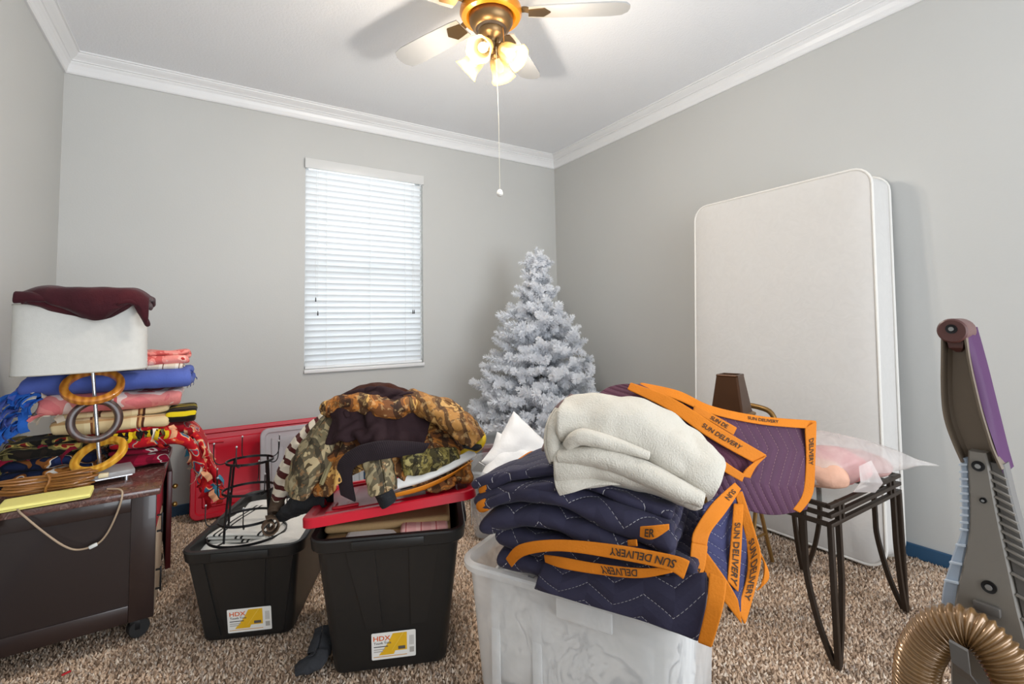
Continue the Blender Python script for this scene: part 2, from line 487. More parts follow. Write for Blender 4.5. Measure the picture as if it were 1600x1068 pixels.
# ------------------------------------------------------------------ the room
XL, XR, YB, YF, ZC = -.729, 2.868, 3.68, -.85, 2.775
WX0, WX1, WZ0, WZ1 = .585, 1.485, .842, 2.38
def wall_mat():
    t = NT('wall_paint'); t.l(t.mix(t.noise(1.3, 3), 'bcbcb9', 'c3c3c0'), t.b.inputs['Base Color']); t.set(Roughness=.62)
    t.l(t.bump(t.noise(110, 3), .12, .003), t.b.inputs['Normal']); return t.m
def ceil_mat():
    t = NT('ceiling_paint'); t.l(t.mix(t.noise(1.5, 3), 'f1f2f4', 'f5f6f8'), t.b.inputs['Base Color']); t.set(Roughness=.85)
    t.l(t.bump(t.noise(75, 4, rough=.65), .5, .006), t.b.inputs['Normal']); return t.m
M_wall, M_ceil = wall_mat(), ceil_mat()
M_trim = pm('trim_paint', 'e6e6e6', .35, var=.02)
M_blue = pm('blue_baseboard', '2c506f', .4, var=.1, vs=4)
M_back = pm('carpet_backing', '7a6552', .95, var=.2, vs=40)
T = .14
struct('floor', bx2((XL-T, YF-T, -.05), (XR+T, YB+T, 0)), M_back, label='carpet backing under the speckled pile')
struct('ceiling', bx2((XL-T, YF-T, ZC), (XR+T, YB+T, ZC+.1)), M_ceil)
struct('wall_left', bx2((XL-T, YF-T, 0), (XL, YB+T, ZC)), M_wall)
struct('wall_right', bx2((XR, YF-T, 0), (XR+T, YB+T, ZC)), M_wall)
struct('wall_back', comb(bx2((XL, YB, 0), (WX0, YB+T, ZC)), bx2((WX1, YB, 0), (XR, YB+T, ZC)), bx2((WX0, YB, 0), (WX1, YB+T, WZ0)), bx2((WX0, YB, WZ1), (WX1, YB+T, ZC))), M_wall)
struct('wall_front', comb(bx2((XL, YF-T, 0), (-.45, YF, ZC)), bx2((2.6, YF-T, 0), (XR, YF, ZC)), bx2((-.45, YF-T, 2.62), (2.6, YF, ZC))), M_wall)  # unseen opening, made wide and tall to admit the added fill light
# crown moulding, mitred in the corners
CR = [(0, -.12), (.010, -.12), (.016, -.112), (.019, -.09), (.026, -.07), (.034, -.058), (.034, -.052), (.041, -.049), (.041, -.043), (.048, -.036), (.060, -.026), (.070, -.016), (.072, -.010), (.080, -.009), (.080, 0), (0, 0)]
def crown(a, b, n):
    a, b, n = A(a), A(b), A(n); d = (b-a)/np.linalg.norm(b-a)
    r0 = [a+n*p+d*p+A((0, 0, ZC+z)) for p, z in CR]; r1 = [b+n*p-d*p+A((0, 0, ZC+z)) for p, z in CR]
    return loft([r0, r1])
CORN = [(XL, YF, 0), (XL, YB, 0), (XR, YB, 0), (XR, YF, 0)]
for i, nn in enumerate(((1, 0, 0), (0, -1, 0), (-1, 0, 0), (0, 1, 0))):
    struct('trim_%d' % (i+1), crown(CORN[i], CORN[(i+1) % 4], nn), M_trim, label='white stepped crown moulding')
BBH = .066
for side, a, b in (('left', (XL, YF, 0), (XL+.014, YB, BBH)), ('back', (XL+.014, YB-.014, 0), (XR-.014, YB, BBH)), ('right', (XR-.014, YF, 0), (XR, YB, BBH)), ):
    struct('baseboard_'+side, comb(bx2(a, b, .004), ), M_blue, label='dark blue painted baseboard')

# carpet pile: one tuft per square centimetre
def carpet():
    rng = np.random.default_rng(3); st = .0092
    xs = np.arange(XL+.02, XR-.02, st); ys = np.arange(.45, YB-.02, st)
    X, Y = np.meshgrid(xs, ys, indexing='ij'); X = X.ravel()+rng.uniform(-.5, .5, X.size)*st; Y = Y.ravel()+rng.uniform(-.5, .5, Y.size)*st
    # keep what the room shows: in front of the photographer
    k = (Y > .9) | (X > .9); X, Y = X[k], Y[k]; n = len(X)
    a = rng.uniform(0, 2*PI, n); h = rng.uniform(.008, .015, n); r = rng.uniform(.0045, .0068, n); la = rng.uniform(0, 2*PI, n); lr = rng.uniform(.002, .009, n)
    V = np.zeros((n, 4, 3))
    for q in range(3):
        V[:, q, 0] = X+r*np.cos(a+q*2.094); V[:, q, 1] = Y+r*np.sin(a+q*2.094); V[:, q, 2] = .0005
    V[:, 3, 0] = X+lr*np.cos(la); V[:, 3, 1] = Y+lr*np.sin(la); V[:, 3, 2] = h
    b = np.arange(n)*4
    F = np.stack([np.stack([b, b+1, b+3], 1), np.stack([b+1, b+2, b+3], 1), np.stack([b+2, b, b+3], 1)], 1).reshape(-1, 3)
    me = bpy.data.meshes.new('carpet_pile'); me.vertices.add(n*4); me.vertices.foreach_set('co', V.ravel())
    me.loops.add(len(F)*3); me.loops.foreach_set('vertex_index', F.ravel().astype(np.int32))
    me.polygons.add(len(F)); me.polygons.foreach_set('loop_start', np.arange(len(F), dtype=np.int32)*3)
    pal = A([lin(c) for c in ('c4ab94', 'b39a84', '9a826e', 'd3bfab', '806b5a', 'aa9a8d', 'dccdbd')])
    col = pal[rng.choice(len(pal), n, p=[.24, .2, .16, .15, .08, .1, .07])]*rng.uniform(1.0, 1.32, n)[:, None]
    at = me.color_attributes.new('tuft', 'FLOAT_COLOR', 'POINT'); at.data.foreach_set('color', np.repeat(col, 4, 0).ravel())
    me.update(); me.validate()
    t = NT('carpet_yarn'); q = t.n('ShaderNodeAttribute', attribute_name='tuft'); t.l(q.outputs['Color'], t.b.inputs['Base Color']); t.set(Roughness=.95)
    t.b.inputs['Specular IOR Level'].default_value = .1; me.materials.append(t.m)
    o = put('carpet_pile', me); tag(o, 'brown and beige speckled carpet pile covering the floor', 'carpet'); o['kind'] = 'stuff'
carpet()

# window: frame, glass, sill
M_frame = pm('window_vinyl', 'e8eaec', .4, var=.02)
tg = NT('window_glass'); tr_ = tg.n('ShaderNodeBsdfTransparent'); gl_ = tg.n('ShaderNodeBsdfGlossy'); mx_ = tg.n('ShaderNodeMixShader'); gl_.inputs['Roughness'].default_value = .02
mx_.inputs[0].default_value = .06; tg.l(tr_.outputs[0], mx_.inputs[1]); tg.l(gl_.outputs[0], mx_.inputs[2]); tg.l(mx_.outputs[0], tg.t.nodes['Material Output'].inputs[0])
win = struct('window_1', comb(bx2((WX0, YB+.085, WZ0), (WX0+.035, YB+T, WZ1)), bx2((WX1-.035, YB+.085, WZ0), (WX1, YB+T, WZ1)), bx2((WX0, YB+.085, WZ1-.035), (WX1, YB+T, WZ1)), bx2((WX0, YB+.085, WZ0), (WX1, YB+T, WZ0+.035)), bx2((WX0, YB+.09, 1.57), (WX1, YB+.13, 1.61))), M_frame, label='white window frame with a middle rail')
part('pane', bx2((WX0+.035, YB+.108, 1.61), (WX1-.035, YB+.112, WZ1-.035)), tg.m, win)
part('pane', bx2((WX0+.035, YB+.118, WZ0+.035), (WX1-.035, YB+.122, 1.57)), tg.m, win)
part('window_sill', bx2((WX0-.002, YB-.022, WZ0-.022), (WX1+.002, YB+.085, WZ0+.004), .004), M_trim, win)
# blind
ts = NT('blind_slat'); ts.set(Roughness=.45); ts.l(ts.mix(ts.noise(3, 2), 'eef0f1', 'f4f5f6'), ts.b.inputs['Base Color'])
tl = ts.n('ShaderNodeBsdfTranslucent'); tl.inputs[0].default_value = (.9, .93, .95, 1); mx = ts.n('ShaderNodeMixShader'); mx.inputs[0].default_value = .38
ts.l(ts.b.outputs[0], mx.inputs[1]); ts.l(tl.outputs[0], mx.inputs[2]); ts.l(mx.outputs[0], ts.t.nodes['Material Output'].inputs[0])
M_slat = ts.m
bl = thing('window_blind', 'white horizontal slat blind lowered over the window', 'blind', ((WX0+WX1)/2, YB+.032, WZ0))
wv = WX1-WX0
part('valance', comb(bx((0, -.048, 1.496), (wv+.012, .014, .075), .004), bx((-wv/2+.002, -.02, 1.496), (.012, .06, .075), .003), bx((wv/2-.002, -.02, 1.496), (.012, .06, .075), .003)), pm('valance_white', 'd4d4d2', .4, var=.02), bl)
part('headrail', bx((0, 0, 1.505), (wv-.03, .05, .04), .003), M_frame, bl)
arc = [(.026*q, .0035*(1-q*q)) for q in np.linspace(-1, 1, 7)]
sec = [(y, z) for y, z in arc]+[(y, z-.0026) for y, z in arc[::-1]]
slat_g = loft([[(-wv/2+.008, y, z) for y, z in sec], [(wv/2-.008, y, z) for y, z in sec]])
slat_me = mesh('slat', slat_g, M_slat, ang=60)
NS = 33
for k in range(NS):
    put('slat', slat_me, bl, (0, 0, .042+k*.0435), (math.radians(-61+2*math.sin(k*2.1)), 0, 0))
part('bottom_rail', bx((0, 0, .016), (wv-.016, .045, .02), .005), M_frame, bl)
M_cord = pm('blind_cord', 'dfe0de', .8, var=0)
for x in (-.3, .02, .3):
    part('ladder_cord', tube([(x, -.03, .02), (x, -.03, 1.49)], .0012, 5), M_cord, bl)
M_tass = pm('dark_tassel', '3a3a3a', .5, var=0)
for x, z0 in ((-.375, .52), (-.36, .42), (.36, .43), (.372, .43)):
    c = part('pull_cord', tube([(x, -.036, z0), (x, -.036, 1.47)], .0011, 5), M_cord, bl)
    part('tassel', xf(lathe([(.001, .03), (.003, .027), (.005, 0), (.004, -.002)], 8), (x, -.036, z0-.03)), M_tass, c)
# the house next door, seen faintly between the slats
hs = thing('neighbour_house', 'pale grey house beyond the window, seen between the slats', 'house', (1.9, 7.5, -.4))
part('wall', bx2((-4.5, 0, 0), (3, .3, 2.35)), pm('house_siding', 'aeb3b8', .8), hs)
part('roof', loft([[(-4.9, -.4, 2.35), (3.3, -.4, 2.35), (3.3, .5, 2.5), (-4.9, .5, 2.5)], [(-4.9, 2.5, 3.55), (3.3, 2.5, 3.55), (3.3, 2.6, 3.6), (-4.9, 2.6, 3.6)]]), pm('house_roof', '8a8886', .9), hs)
part('lawn', bx2((-12, -3.4, -.1), (8, 12, 0.)), pm('lawn_green', '7d8a68', .95), hs)

# ------------------------------------------------------------------ ceiling fan with four lit glass shades
M_bronze = pm('antique_bronze', '7d6546', .38, metal=.85, var=.15)
M_honey = pm('honey_brass', 'd98b1c', .3, metal=.35, var=.12, coat=.4)
M_dark = pm('dark_gap', '2a1d14', .6)
fan = thing('ceiling_fan', 'bronze and honey coloured ceiling fan with pale blades and four lit glass shades', 'ceiling fan', (1.062, 1.8, ZC))
part('canopy', lathe([(.075, 0), (.075, -.02), (.06, -.055), (.045, -.06)], 32), M_bronze, fan)
part('motor_housing', lathe([(.04, -.06), (.10, -.075), (.118, -.10), (.12, -.16), (.105, -.195), (.09, -.2)], 40), M_bronze, fan)
part('flywheel_ring', lathe([(.09, -.198), (.125, -.196), (.139, -.21), (.141, -.23), (.132, -.246), (.112, -.25), (.098, -.24), (.09, -.222)], 48), M_honey, fan)
part('switch_housing', lathe([(.092, -.224), (.1, -.245), (.098, -.27), (.085, -.293), (.062, -.303)], 40), M_bronze, fan)
part('dark_groove', lathe([(.07, -.3), (.064, -.306), (.058, -.308)], 40), M_dark, fan)
part('light_kit', lathe([(.058, -.304), (.06, -.318), (.05, -.336), (.03, -.346), (.022, -.36), (.026, -.385), (.02, -.40), (.008, -.41)], 32), M_bronze, fan)
M_blade = pm('pale_blade', 'b0b0af', .5, var=.04)
bp = [(.17, -.052), (.22, -.058), (.40, -.066), (.55, -.068), (.60, -.058), (.622, -.03), (.626, 0), (.622, .03), (.60, .058), (.55, .068), (.40, .066), (.22, .058), (.17, .052)]
blade_me = mesh('blade', xf(prism(bp, -.003, .003), (0, 0, 0), (math.radians(11), 0, 0)), M_blade)
iron_me = mesh('blade_iron', comb(tube(smooth_path([(.11, 0, .0), (.15, 0, .012), (.19, 0, .0)], 5), 1, sec=[(-.004, -.016), (.004, -.016), (.004, .016), (-.004, .016)]), xf(prism([(.17, -.03), (.24, -.04), (.27, 0), (.24, .04), (.17, .03)], -.008, -.003), rot=(math.radians(11), 0, 0))), M_bronze)
for k in range(5):
    a = math.radians(38+72*k)
    put('blade', blade_me, fan, (0, 0, -.222), (0, 0, a)); put('blade_iron', iron_me, fan, (0, 0, -.222), (0, 0, a))
# shades: frosted glass bells
tsd = NT('frosted_shade'); out = tsd.t.nodes['Material Output']
tsd.set(Roughness=.35); tsd.b.inputs['Base Color'].default_value = (.16, .115, .05, 1)
tl = tsd.n('ShaderNodeBsdfTranslucent'); tl.inputs[0].default_value = (.14, .095, .035, 1); tt = tsd.n('ShaderNodeBsdfTransparent'); tt.inputs[0].default_value = (1, .93, .82, 1)
m1 = tsd.n('ShaderNodeMixShader'); m1.inputs[0].default_value = .6; m2 = tsd.n('ShaderNodeMixShader'); m2.inputs[0].default_value = .4
tsd.l(tsd.b.outputs[0], m1.inputs[1]); tsd.l(tl.outputs[0], m1.inputs[2]); tsd.l(m1.outputs[0], m2.inputs[1]); tsd.l(tt.outputs[0], m2.inputs[2]); tsd.l(m2.outputs[0], out.inputs[0])
te = NT('bulb_glow'); em = te.n('ShaderNodeEmission'); em.inputs[0].default_value = (1, .83, .5, 1); em.inputs[1].default_value = 9; te.l(em.outputs[0], te.t.nodes['Material Output'].inputs[0])
def scallop(v):
    v = A(v); a = np.arctan2(v[:, 1], v[:, 0]); t_ = np.clip(v[:, 2]/.115, 0, 1)
    k = 1+.045*np.cos(6*a)*t_**2; v[:, 0] *= k; v[:, 1] *= k; return v
_sv, _sf = lathe([(.021, 0), (.027, .006), (.036, .022), (.041, .042), (.042, .062), (.044, .085), (.053, .105), (.059, .115), (.0565, .115), (.0505, .105), (.0415, .085), (.0395, .062), (.0385, .042), (.0335, .022), (.0245, .008), (.021, .002)], 36, cap=False)
shade_me = mesh('glass_shade', (scallop(_sv), _sf), tsd.m, ang=70)
bulb_me = mesh('bulb', lathe([(.002, .078), (.012, .074), (.02, .06), (.021, .048), (.014, .03), (.011, .012), (.011, 0)], 16), te.m)
holder_me = mesh('shade_holder', lathe([(.012, -.03), (.016, -.012), (.024, -.004), (.026, .008), (.022, .012)], 24), M_bronze)
for k in range(4):
    a = math.radians(-145+90*k); el = math.radians(52)
    d = Vector((math.cos(a)*math.sin(el), math.sin(a)*math.sin(el), -math.cos(el)))
    q = d.to_track_quat('Z', 'Y').to_euler(); p = Vector((0, 0, -.362))+d*.055
    arm = part('shade_arm', tube(smooth_path([(0, 0, -.35), tuple(Vector((math.cos(a)*.028, math.sin(a)*.028, -.352))), tuple(p-d*.02)], 5), .009, 8), M_bronze, fan)
    put('shade_holder', holder_me, fan, p, q); s_ = put('glass_shade', shade_me, fan, p, q); s_['label'] = 'lit frosted glass shade'
    put('bulb', bulb_me, fan, p+d*.006, q)
    pl = bpy.data.lights.new('fan_bulb_light', 'POINT'); pl.energy = 17; pl.color = (1, .93, .84); pl.shadow_soft_size = .028
    lo = bpy.data.objects.new('fan_bulb_light', pl); COL.objects.link(lo); lo.parent = fan; lo.location = p+d*.116
part('pull_chain', tube([(.0, -.04, -.40), (.004, -.045, -.75), (.004, -.045, -1.05)], .0011, 5), pm('chain_metal', 'cfc9b8', .4, metal=.6, var=0), fan)
part('pull_knob', xf(lathe([(.002, .022), (.009, .018), (.014, .006), (.013, -.004), (.006, -.01)], 16), (.004, -.045, -1.065)), pm('white_knob', 'dcdad4', .4, var=0), fan)
part('pull_chain', tube([(.03, -.05, -.29), (.034, -.055, -.40)], .0014, 5), M_honey, fan)

# ------------------------------------------------------------------ mattress leaning on the right wall
def mattress():
    t = NT('mattress_ticking'); v = t.n('ShaderNodeTexVoronoi', feature='SMOOTH_F1'); v.inputs['Scale'].default_value = 9; t.l(t.coord(), v.inputs[0])
    sw = t.noise(16, 4, dist=2.5)
    t.l(t.mix(sw, 'cdcac6', 'd6d3cf'), t.b.inputs['Base Color']); t.set(Roughness=.8); t.b.inputs['Sheen Weight'].default_value = .15
    t.l(t.bump(sw, .2, .004, t.bump(v.outputs[0], .25, .01)), t.b.inputs['Normal'])
    m = thing('mattress', 'bare white single mattress leaning upright against the wall', 'mattress', (2.553, 1.452, .026), rot=(0, .055, 0))
    W, Hh, D, r = .975, 1.845, .2, .085
    def ring(x, ins, rr):
        return [(x, y, z+Hh/2) for y, z in rrect(W-2*ins, Hh-2*ins, max(.02, rr-ins), 6)]
    rings = [ring(-.012, .30, r), ring(-.012, .14, r), ring(-.008, .05, r), ring(-.002, .012, r), ring(.0, .004, r), ring(.008, .002, r), ring(.03, .007, r), ring(D/2, .012, r), ring(D-.03, .007, r), ring(D-.008, .002, r), ring(D, .006, r), ring(D+.002, .05, r)]
    v_, f_ = loft(rings); v_[:, 1] += .006*np.sin(v_[:, 2]*9)*(np.abs(v_[:, 1]) > .45)
    part('body', (v_, f_), t.m, m, ang=80)
    M_pipe = pm('mattress_piping', 'e2dfd9', .7, var=.03)
    part('piping', tube(ring(.002, -.001, r), .0065, 8, closed=True), M_pipe, m); part('piping', tube(ring(D-.002, -.001, r), .0065, 8, closed=True), M_pipe, m)
    part('care_label', bx((.06, .05, Hh-.01), (.05, .03, .006), .001), pm('grey_tag', '9a9a98', .8), m)
mattress()

# ------------------------------------------------------------------ white artificial tree in the corner
def tree():
    rng = random.Random(5)
    tw = NT('white_needle'); tw.l(tw.mix(tw.noise(30, 2), 'eceff5', 'fafbfc'), tw.b.inputs['Base Color']); tw.set(Roughness=.5); tl = tw.n('ShaderNodeBsdfTranslucent'); tl.inputs[0].default_value = (.97, .98, 1, 1); mx = tw.n('ShaderNodeMixShader'); mx.inputs[0].default_value = .5; tw.l(tw.b.outputs[0], mx.inputs[1]); tw.l(tl.outputs[0], mx.inputs[2]); tw.l(mx.outputs[0], tw.t.nodes['Material Output'].inputs[0])
    M_n = tw.m; M_stem = pm('white_wire', 'd8dbe0', .6)
    root = thing('christmas_tree', 'white artificial christmas tree standing in the far corner', 'tree', (2.17, 3.04, .012))
    part('trunk', tube([(0, 0, .1), (0, 0, 1.66)], [.018, .008], 10), M_stem, root)
    for k in range(3):
        a = 2.1*k+.4; part('stand_leg', tube(smooth_path([(0, 0, .16), (.1*math.cos(a), .1*math.sin(a), .13), (.27*math.cos(a), .27*math.sin(a), .006)], 4), .009, 8), pm('stand_green', '3f4a42', .5), root)
    def brush(p0, p1, dens=950, nl=.040):
        p0, p1 = A(p0), A(p1); L = np.linalg.norm(p1-p0); T_ = (p1-p0)/L
        u = np.cross(T_, (.3, .1, .9)); u /= np.linalg.norm(u); w_ = np.cross(T_, u)
        v, f = [], []
        for i in range(int(L*dens)):
            s = rng.random(); b = p0+T_*(L*s); a = rng.uniform(0, 2*PI); r_ = u*math.cos(a)+w_*math.sin(a)
            d = r_*.86+T_*rng.uniform(.2, .75); d /= np.linalg.norm(d); e = b+d*nl*rng.uniform(.7, 1.1)*(1 if s < .9 else .8)
            sd = np.cross(d, T_+r_*.2); sd /= np.linalg.norm(sd)+1e-9; k = len(v); h = .0042
            v += [b-sd*h, b+sd*h, e+sd*h*.7, e-sd*h*.7]; f.append((k, k+1, k+2, k+3))
        for i in range(int(22)):
            a = rng.uniform(0, 2*PI); r_ = u*math.cos(a)+w_*math.sin(a); d = T_+r_*rng.uniform(.1, .8); d /= np.linalg.norm(d); e = p1+d*nl*.8; sd = np.cross(d, r_+.1); sd /= np.linalg.norm(sd)+1e-9; k = len(v)
            v += [p1-sd*.002, p1+sd*.002, e+sd*.0015, e-sd*.0015]; f.append((k, k+1, k+2, k+3))
        return A(v), f
    meshes = {}
    for L in (.54, .42, .31, .2):
        for var in range(3):
            main = smooth_path([(0, 0, 0), (L*.5, 0, .03*L), (L, 0, .16*L)], 4); gs = []
            for q in range(len(main)-1):
                if q > 1: gs.append(brush(main[q], main[q+1], 640))
            ntip = int(L/.055)
            for q in range(ntip):
                s = .2+.75*q/max(1, ntip-1); b = main[min(len(main)-1, int(s*(len(main)-1)))]; sgn = 1 if q % 2 else -1
                a = math.radians(rng.uniform(28, 60))*sgn; tl_ = rng.uniform(.09, .15)*(.75+L*.5)
                gs.append(brush(b, b+A((math.cos(a), math.sin(a), rng.uniform(-.12, .5)))*tl_))
            gs.append(tube(main, .003, 5))
            meshes[(L, var)] = mesh('branch', comb(*gs), M_n, smooth=False)
    def env(z): return .56*(1-(z-.22)/1.42)**.9 if z < 1.6 else .05
    z, ring = .27, 0
    while z < 1.60:
        R_ = max(.1, env(z)); n = max(5, int(7+R_*16)); L = min((.54, .42, .31, .2), key=lambda q: abs(q-R_))
        for k in range(n):
            a = 2*PI*(k+rng.uniform(-.25, .25))/n+ring*.9; s = R_/L*rng.uniform(.82, 1.08)
            put('branch', meshes[(L, rng.randrange(3))], root, (0, 0, z+rng.uniform(-.03, .03)), (rng.uniform(-.5, .5), -rng.uniform(-.12, .28)-.35*(z > 1.2), a), (s, max(.85, s), max(.85, s)))
        z += .095 if z < 1.1 else .075; ring += 1
    part('leader', comb(brush((0, 0, 1.56), (0.005, 0, 1.71), 1100, .034), brush((0, 0, 1.58), (.05, .01, 1.67), 900, .03), brush((0, 0, 1.58), (-.045, .02, 1.65), 900, .03)), M_n, root, smooth=False)
tree()

# ------------------------------------------------------------------ dark rolling cabinet by the left wall
M_esp = pm('espresso_wood', '2b1f1d', .32, var=.18, vs=5, coat=.25)
M_esp2 = pm('espresso_panel', '241a19', .36, var=.15, vs=4, coat=.2)
def granite():
    t = NT('brown_stone_top'); f = t.noise(26, 5, dist=1.2, rough=.65); t.l(t.ramp(f, [(.3, '3a2724'), (.46, '6b4a43'), (.56, '4c3430'), (.68, '8d7068'), (.8, '5b423c')]), t.b.inputs['Base Color']); t.set(Roughness=.22); t.b.inputs['Coat Weight'].default_value = .3; return t.m
M_gran = granite(); M_brass = pm('brass_knob', 'c9a560', .3, metal=.9, var=.05); M_black = pm('black_metal', '18181a', .4, metal=.3, var=.1); M_rub = pm('black_rubber', '131314', .55, var=.1)
M_redl = pm('red_lacquer', 'a3182c', .3, var=.08); M_beige = pm('beige_panel', 'b9a48c', .5); M_maroon = pm('maroon_wood', '4d1619', .35, var=.12)
cx0, cx1, cy0, cy1, cz0, cz1 = -.705, -.15, 2.285, 3.02, .085, .53
cab = thing('rolling_cabinet', 'dark brown wooden cabinet on black casters with a stone top', 'cabinet', ((cx0+cx1)/2, (cy0+cy1)/2, .012))
W_ = dict(world=True)
part('top', bx2((cx0-.006, cy0-.012, cz1), (cx1+.012, cy1+.012, cz1+.024), .004), M_gran, cab, **W_)
part('carcass', comb(bx2((cx0, cy0+.02, cz0), (cx1-.02, cy0+.03, cz1)), bx2((cx0, cy1-.02, cz0), (cx1-.02, cy1, cz1)), bx2((cx0, cy0+.03, cz0), (cx0+.015, cy1-.02, cz1)), bx2((cx0+.015, cy0+.03, cz0), (cx1-.02, cy1-.02, cz0+.02)), bx2((cx0+.015, 2.63, cz0+.02), (cx1-.025, 2.645, cz1)), bx2((cx0+.015, 2.645, .30), (cx1-.04, cy1-.02, .312))), M_esp, cab, smooth=False, **W_)
part('side_panel', bx2((cx0+.05, cy0+.006, cz0+.05), (cx1-.045, cy0+.022, cz1-.04)), M_esp2, cab, **W_)
for a, b in (((cx0, cy0, cz0), (cx0+.055, cy0+.022, cz1)), ((cx1-.075, cy0, cz0), (cx1, cy0+.022, cz1))): part('stile', bx2(a, b, .003), M_esp, cab, **W_)
for a, b in (((cx0+.055, cy0, cz0), (cx1-.075, cy0+.022, cz0+.062)), ((cx0+.055, cy0, cz1-.05), (cx1-.075, cy0+.022, cz1))): part('rail', bx2(a, b, .003), M_esp, cab, **W_)
dr = part('drawer', bx2((cx1-.02, cy0+.035, .395), (cx1, 2.63, cz1-.012), .003), M_redl, cab, label='red drawer front', **W_)
part('handle', comb(bx((cx1+.016, 2.34, .405), (.006, .008, .075), .002), bx((cx1+.008, 2.34, .435), (.02, .006, .006)), bx((cx1+.008, 2.34, .375), (.02, .006, .006))), M_black, dr, **W_)
dd = part('door', bx2((cx1-.02, cy0+.035, cz0+.012), (cx1, 2.63, .385), .003), M_beige, cab, label='beige door', **W_)
part('handle', comb(bx((cx1+.016, 2.33, .2), (.006, .008, .09), .002), bx((cx1+.008, 2.33, .235), (.02, .006, .006)), bx((cx1+.008, 2.33, .165), (.02, .006, .006))), M_black, dd, **W_)
dv, df = bx2((-.02, -.36, cz0+.012), (0, 0, cz1-.012), .003)
fd = part('door', xf((dv, df), (cx1, cy1, 0), (0, 0, math.radians(5))), M_maroon, cab, label='dark red door standing ajar', **W_)
for z in (.44, .36): part('knob', xf(sphere((0, 0, 0), .011, 8), (cx1+.04, 2.70, z)), M_brass, fd, **W_)
for x, y in ((-.21, 2.335), (-.64, 2.335), (-.21, 2.965), (-.64, 2.965)):
    c = part('caster', comb(xf(lathe([(.031, -.016), (.034, -.012), (.034, .012), (.031, .016)], 20), (x+.012, y-.01, .046), (PI/2, 0, .35))), M_rub, cab, **W_)
    part('fork', comb(xf(lathe([(.022, 0), (.022, .006), (.012, .01)], 14), (x, y, .075)), bx((x+.004, y-.028, .062), (.03, .004, .035), .001), bx((x+.008, y+.016, .062), (.03, .004, .035), .001)), M_black, c, **W_)
for (x, y, z, h, r, c) in ((-.22, 2.72, .108, .17, .03, '7c1c24'), (-.24, 2.82, .108, .16, .032, '20242a'), (-.21, 2.80, .315, .16, .028, '3a4450')):
    tt_ = thing('bottle', 'bottle in the open cabinet, %s' % ('dark red one low behind the maroon door', 'black one low beside the dark red bottle', 'slate blue one on the upper shelf')[[.108, .108, .315].index(z) if c != '20242a' else 1], 'bottle', (x, y, z))
    part('body', lathe([(r*.9, 0), (r, .006), (r, h*.62), (r*.45, h*.78), (r*.4, h*.92)], 16), pm('bottle_'+c, c, .2), tt_); part('cap', xf(lathe([(r*.45, 0), (r*.45, .015)], 12), (0, 0, h*.92)), M_brass, tt_)
CT = cz1+.024   # cabinet top height

# ------------------------------------------------------------------ lamp with wooden rings and a drum shade
def wood(name, a, b, rough=.35):
    t = NT(name); wv_ = t.n('ShaderNodeTexWave'); wv_.inputs['Scale'].default_value = 14; wv_.inputs['Distortion'].default_value = 5; wv_.inputs['Detail'].default_value = 3; t.l(t.coord(), wv_.inputs[0])
    t.l(t.mix(wv_.outputs['Fac'], a, b), t.b.inputs['Base Color']); t.set(Roughness=rough); t.b.inputs['Coat Weight'].default_value = .3; return t.m
M_chrome = pm('brushed_steel', 'c4c6ca', .25, metal=.95, var=.03)
M_acryl = clear_plastic('clear_acrylic', 'd9d9da', .55, .05)
lamp = thing('table_lamp', 'table lamp of stacked wooden rings with a cream drum shade', 'lamp', (-.352, 2.51, CT))
part('base', comb(xf(bx((0, 0, .033), (.215, .14, .02), .003), rot=(0, 0, .2))), M_acryl, lamp, label='clear acrylic base')
part('base_plate', comb(xf(bx((0, 0, .0205), (.2, .125, .004)), rot=(0, 0, .2))), M_chrome, lamp)
for sx in (-1, 1):
    for sy in (-1, 1): part('foot', xf(lathe([(.008, 0), (.008, .0188)], 10), (sx*.08-.01*sy, sy*.045+.016*sx, 0)), M_chrome, lamp)
part('pole', tube([(.006, -.006, .04), (-.032, -.006, .50)], .0065, 10), M_chrome, lamp)
ring_sec = [(math.copysign(abs(math.cos(a))**.5, math.cos(a))*.012, math.copysign(abs(math.sin(a))**.5, math.sin(a))*.014) for a in np.linspace(0, 2*PI, 12, endpoint=False)]
for z, x, R_, nrm, mat in ((.105, .002, .078, (-.28, -.47, .84), wood('honey_wood', 'c98a1e', 'e3ad3c')), (.243, -.014, .074, (.34, -.92, .12), wood('walnut_wood', '2f1b15', '4a2c22')), (.378, -.024, .085, (.06, -.60, .8), wood('amber_wood', 'a8621c', 'cf8a35'))):
    q = Vector(nrm).normalized().to_track_quat('Z', 'Y').to_euler()
    part('ring', xf(torus(R_, 1, 40, sec=ring_sec), (x, -.006, z), q), mat, lamp)
ts2 = NT('shade_linen'); ts2.l(ts2.mix(ts2.noise(60, 2), 'c6c5c0', 'd0cfca'), ts2.b.inputs['Base Color']); ts2.set(Roughness=.8); ts2.l(ts2.bump(ts2.noise(300, 2), .15, .002), ts2.b.inputs['Normal'])
shc = (-.055, -.005)
def oval(rx, ry, z, n=64, e=3.2):
    return [(math.copysign(abs(math.cos(a))**(2/e), math.cos(a))*rx, math.copysign(abs(math.sin(a))**(2/e), math.sin(a))*ry, z) for a in np.linspace(0, 2*PI, n, endpoint=False)]
SHZ, SHH = .437, .262
shp = dict(loc=(shc[0], shc[1], SHZ), rot=(0, -.015, .0))
sh = part('shade', xf(comb(loft([oval(.2, .1, 0), oval(.197, .098, SHH)], False, False), loft([oval(.1985, .0985, 0), oval(.1955, .0965, SHH)], False, False)), **shp), ts2.m, lamp, label='cream oval drum shade', ang=60)
for z, k in ((0, 1.), (SHH, .985)): part('trim_band', xf(tube(oval(.2*k, .1*k, z), .002, 6, closed=True), **shp), pm('shade_edge', 'a9a59b', .7), sh)
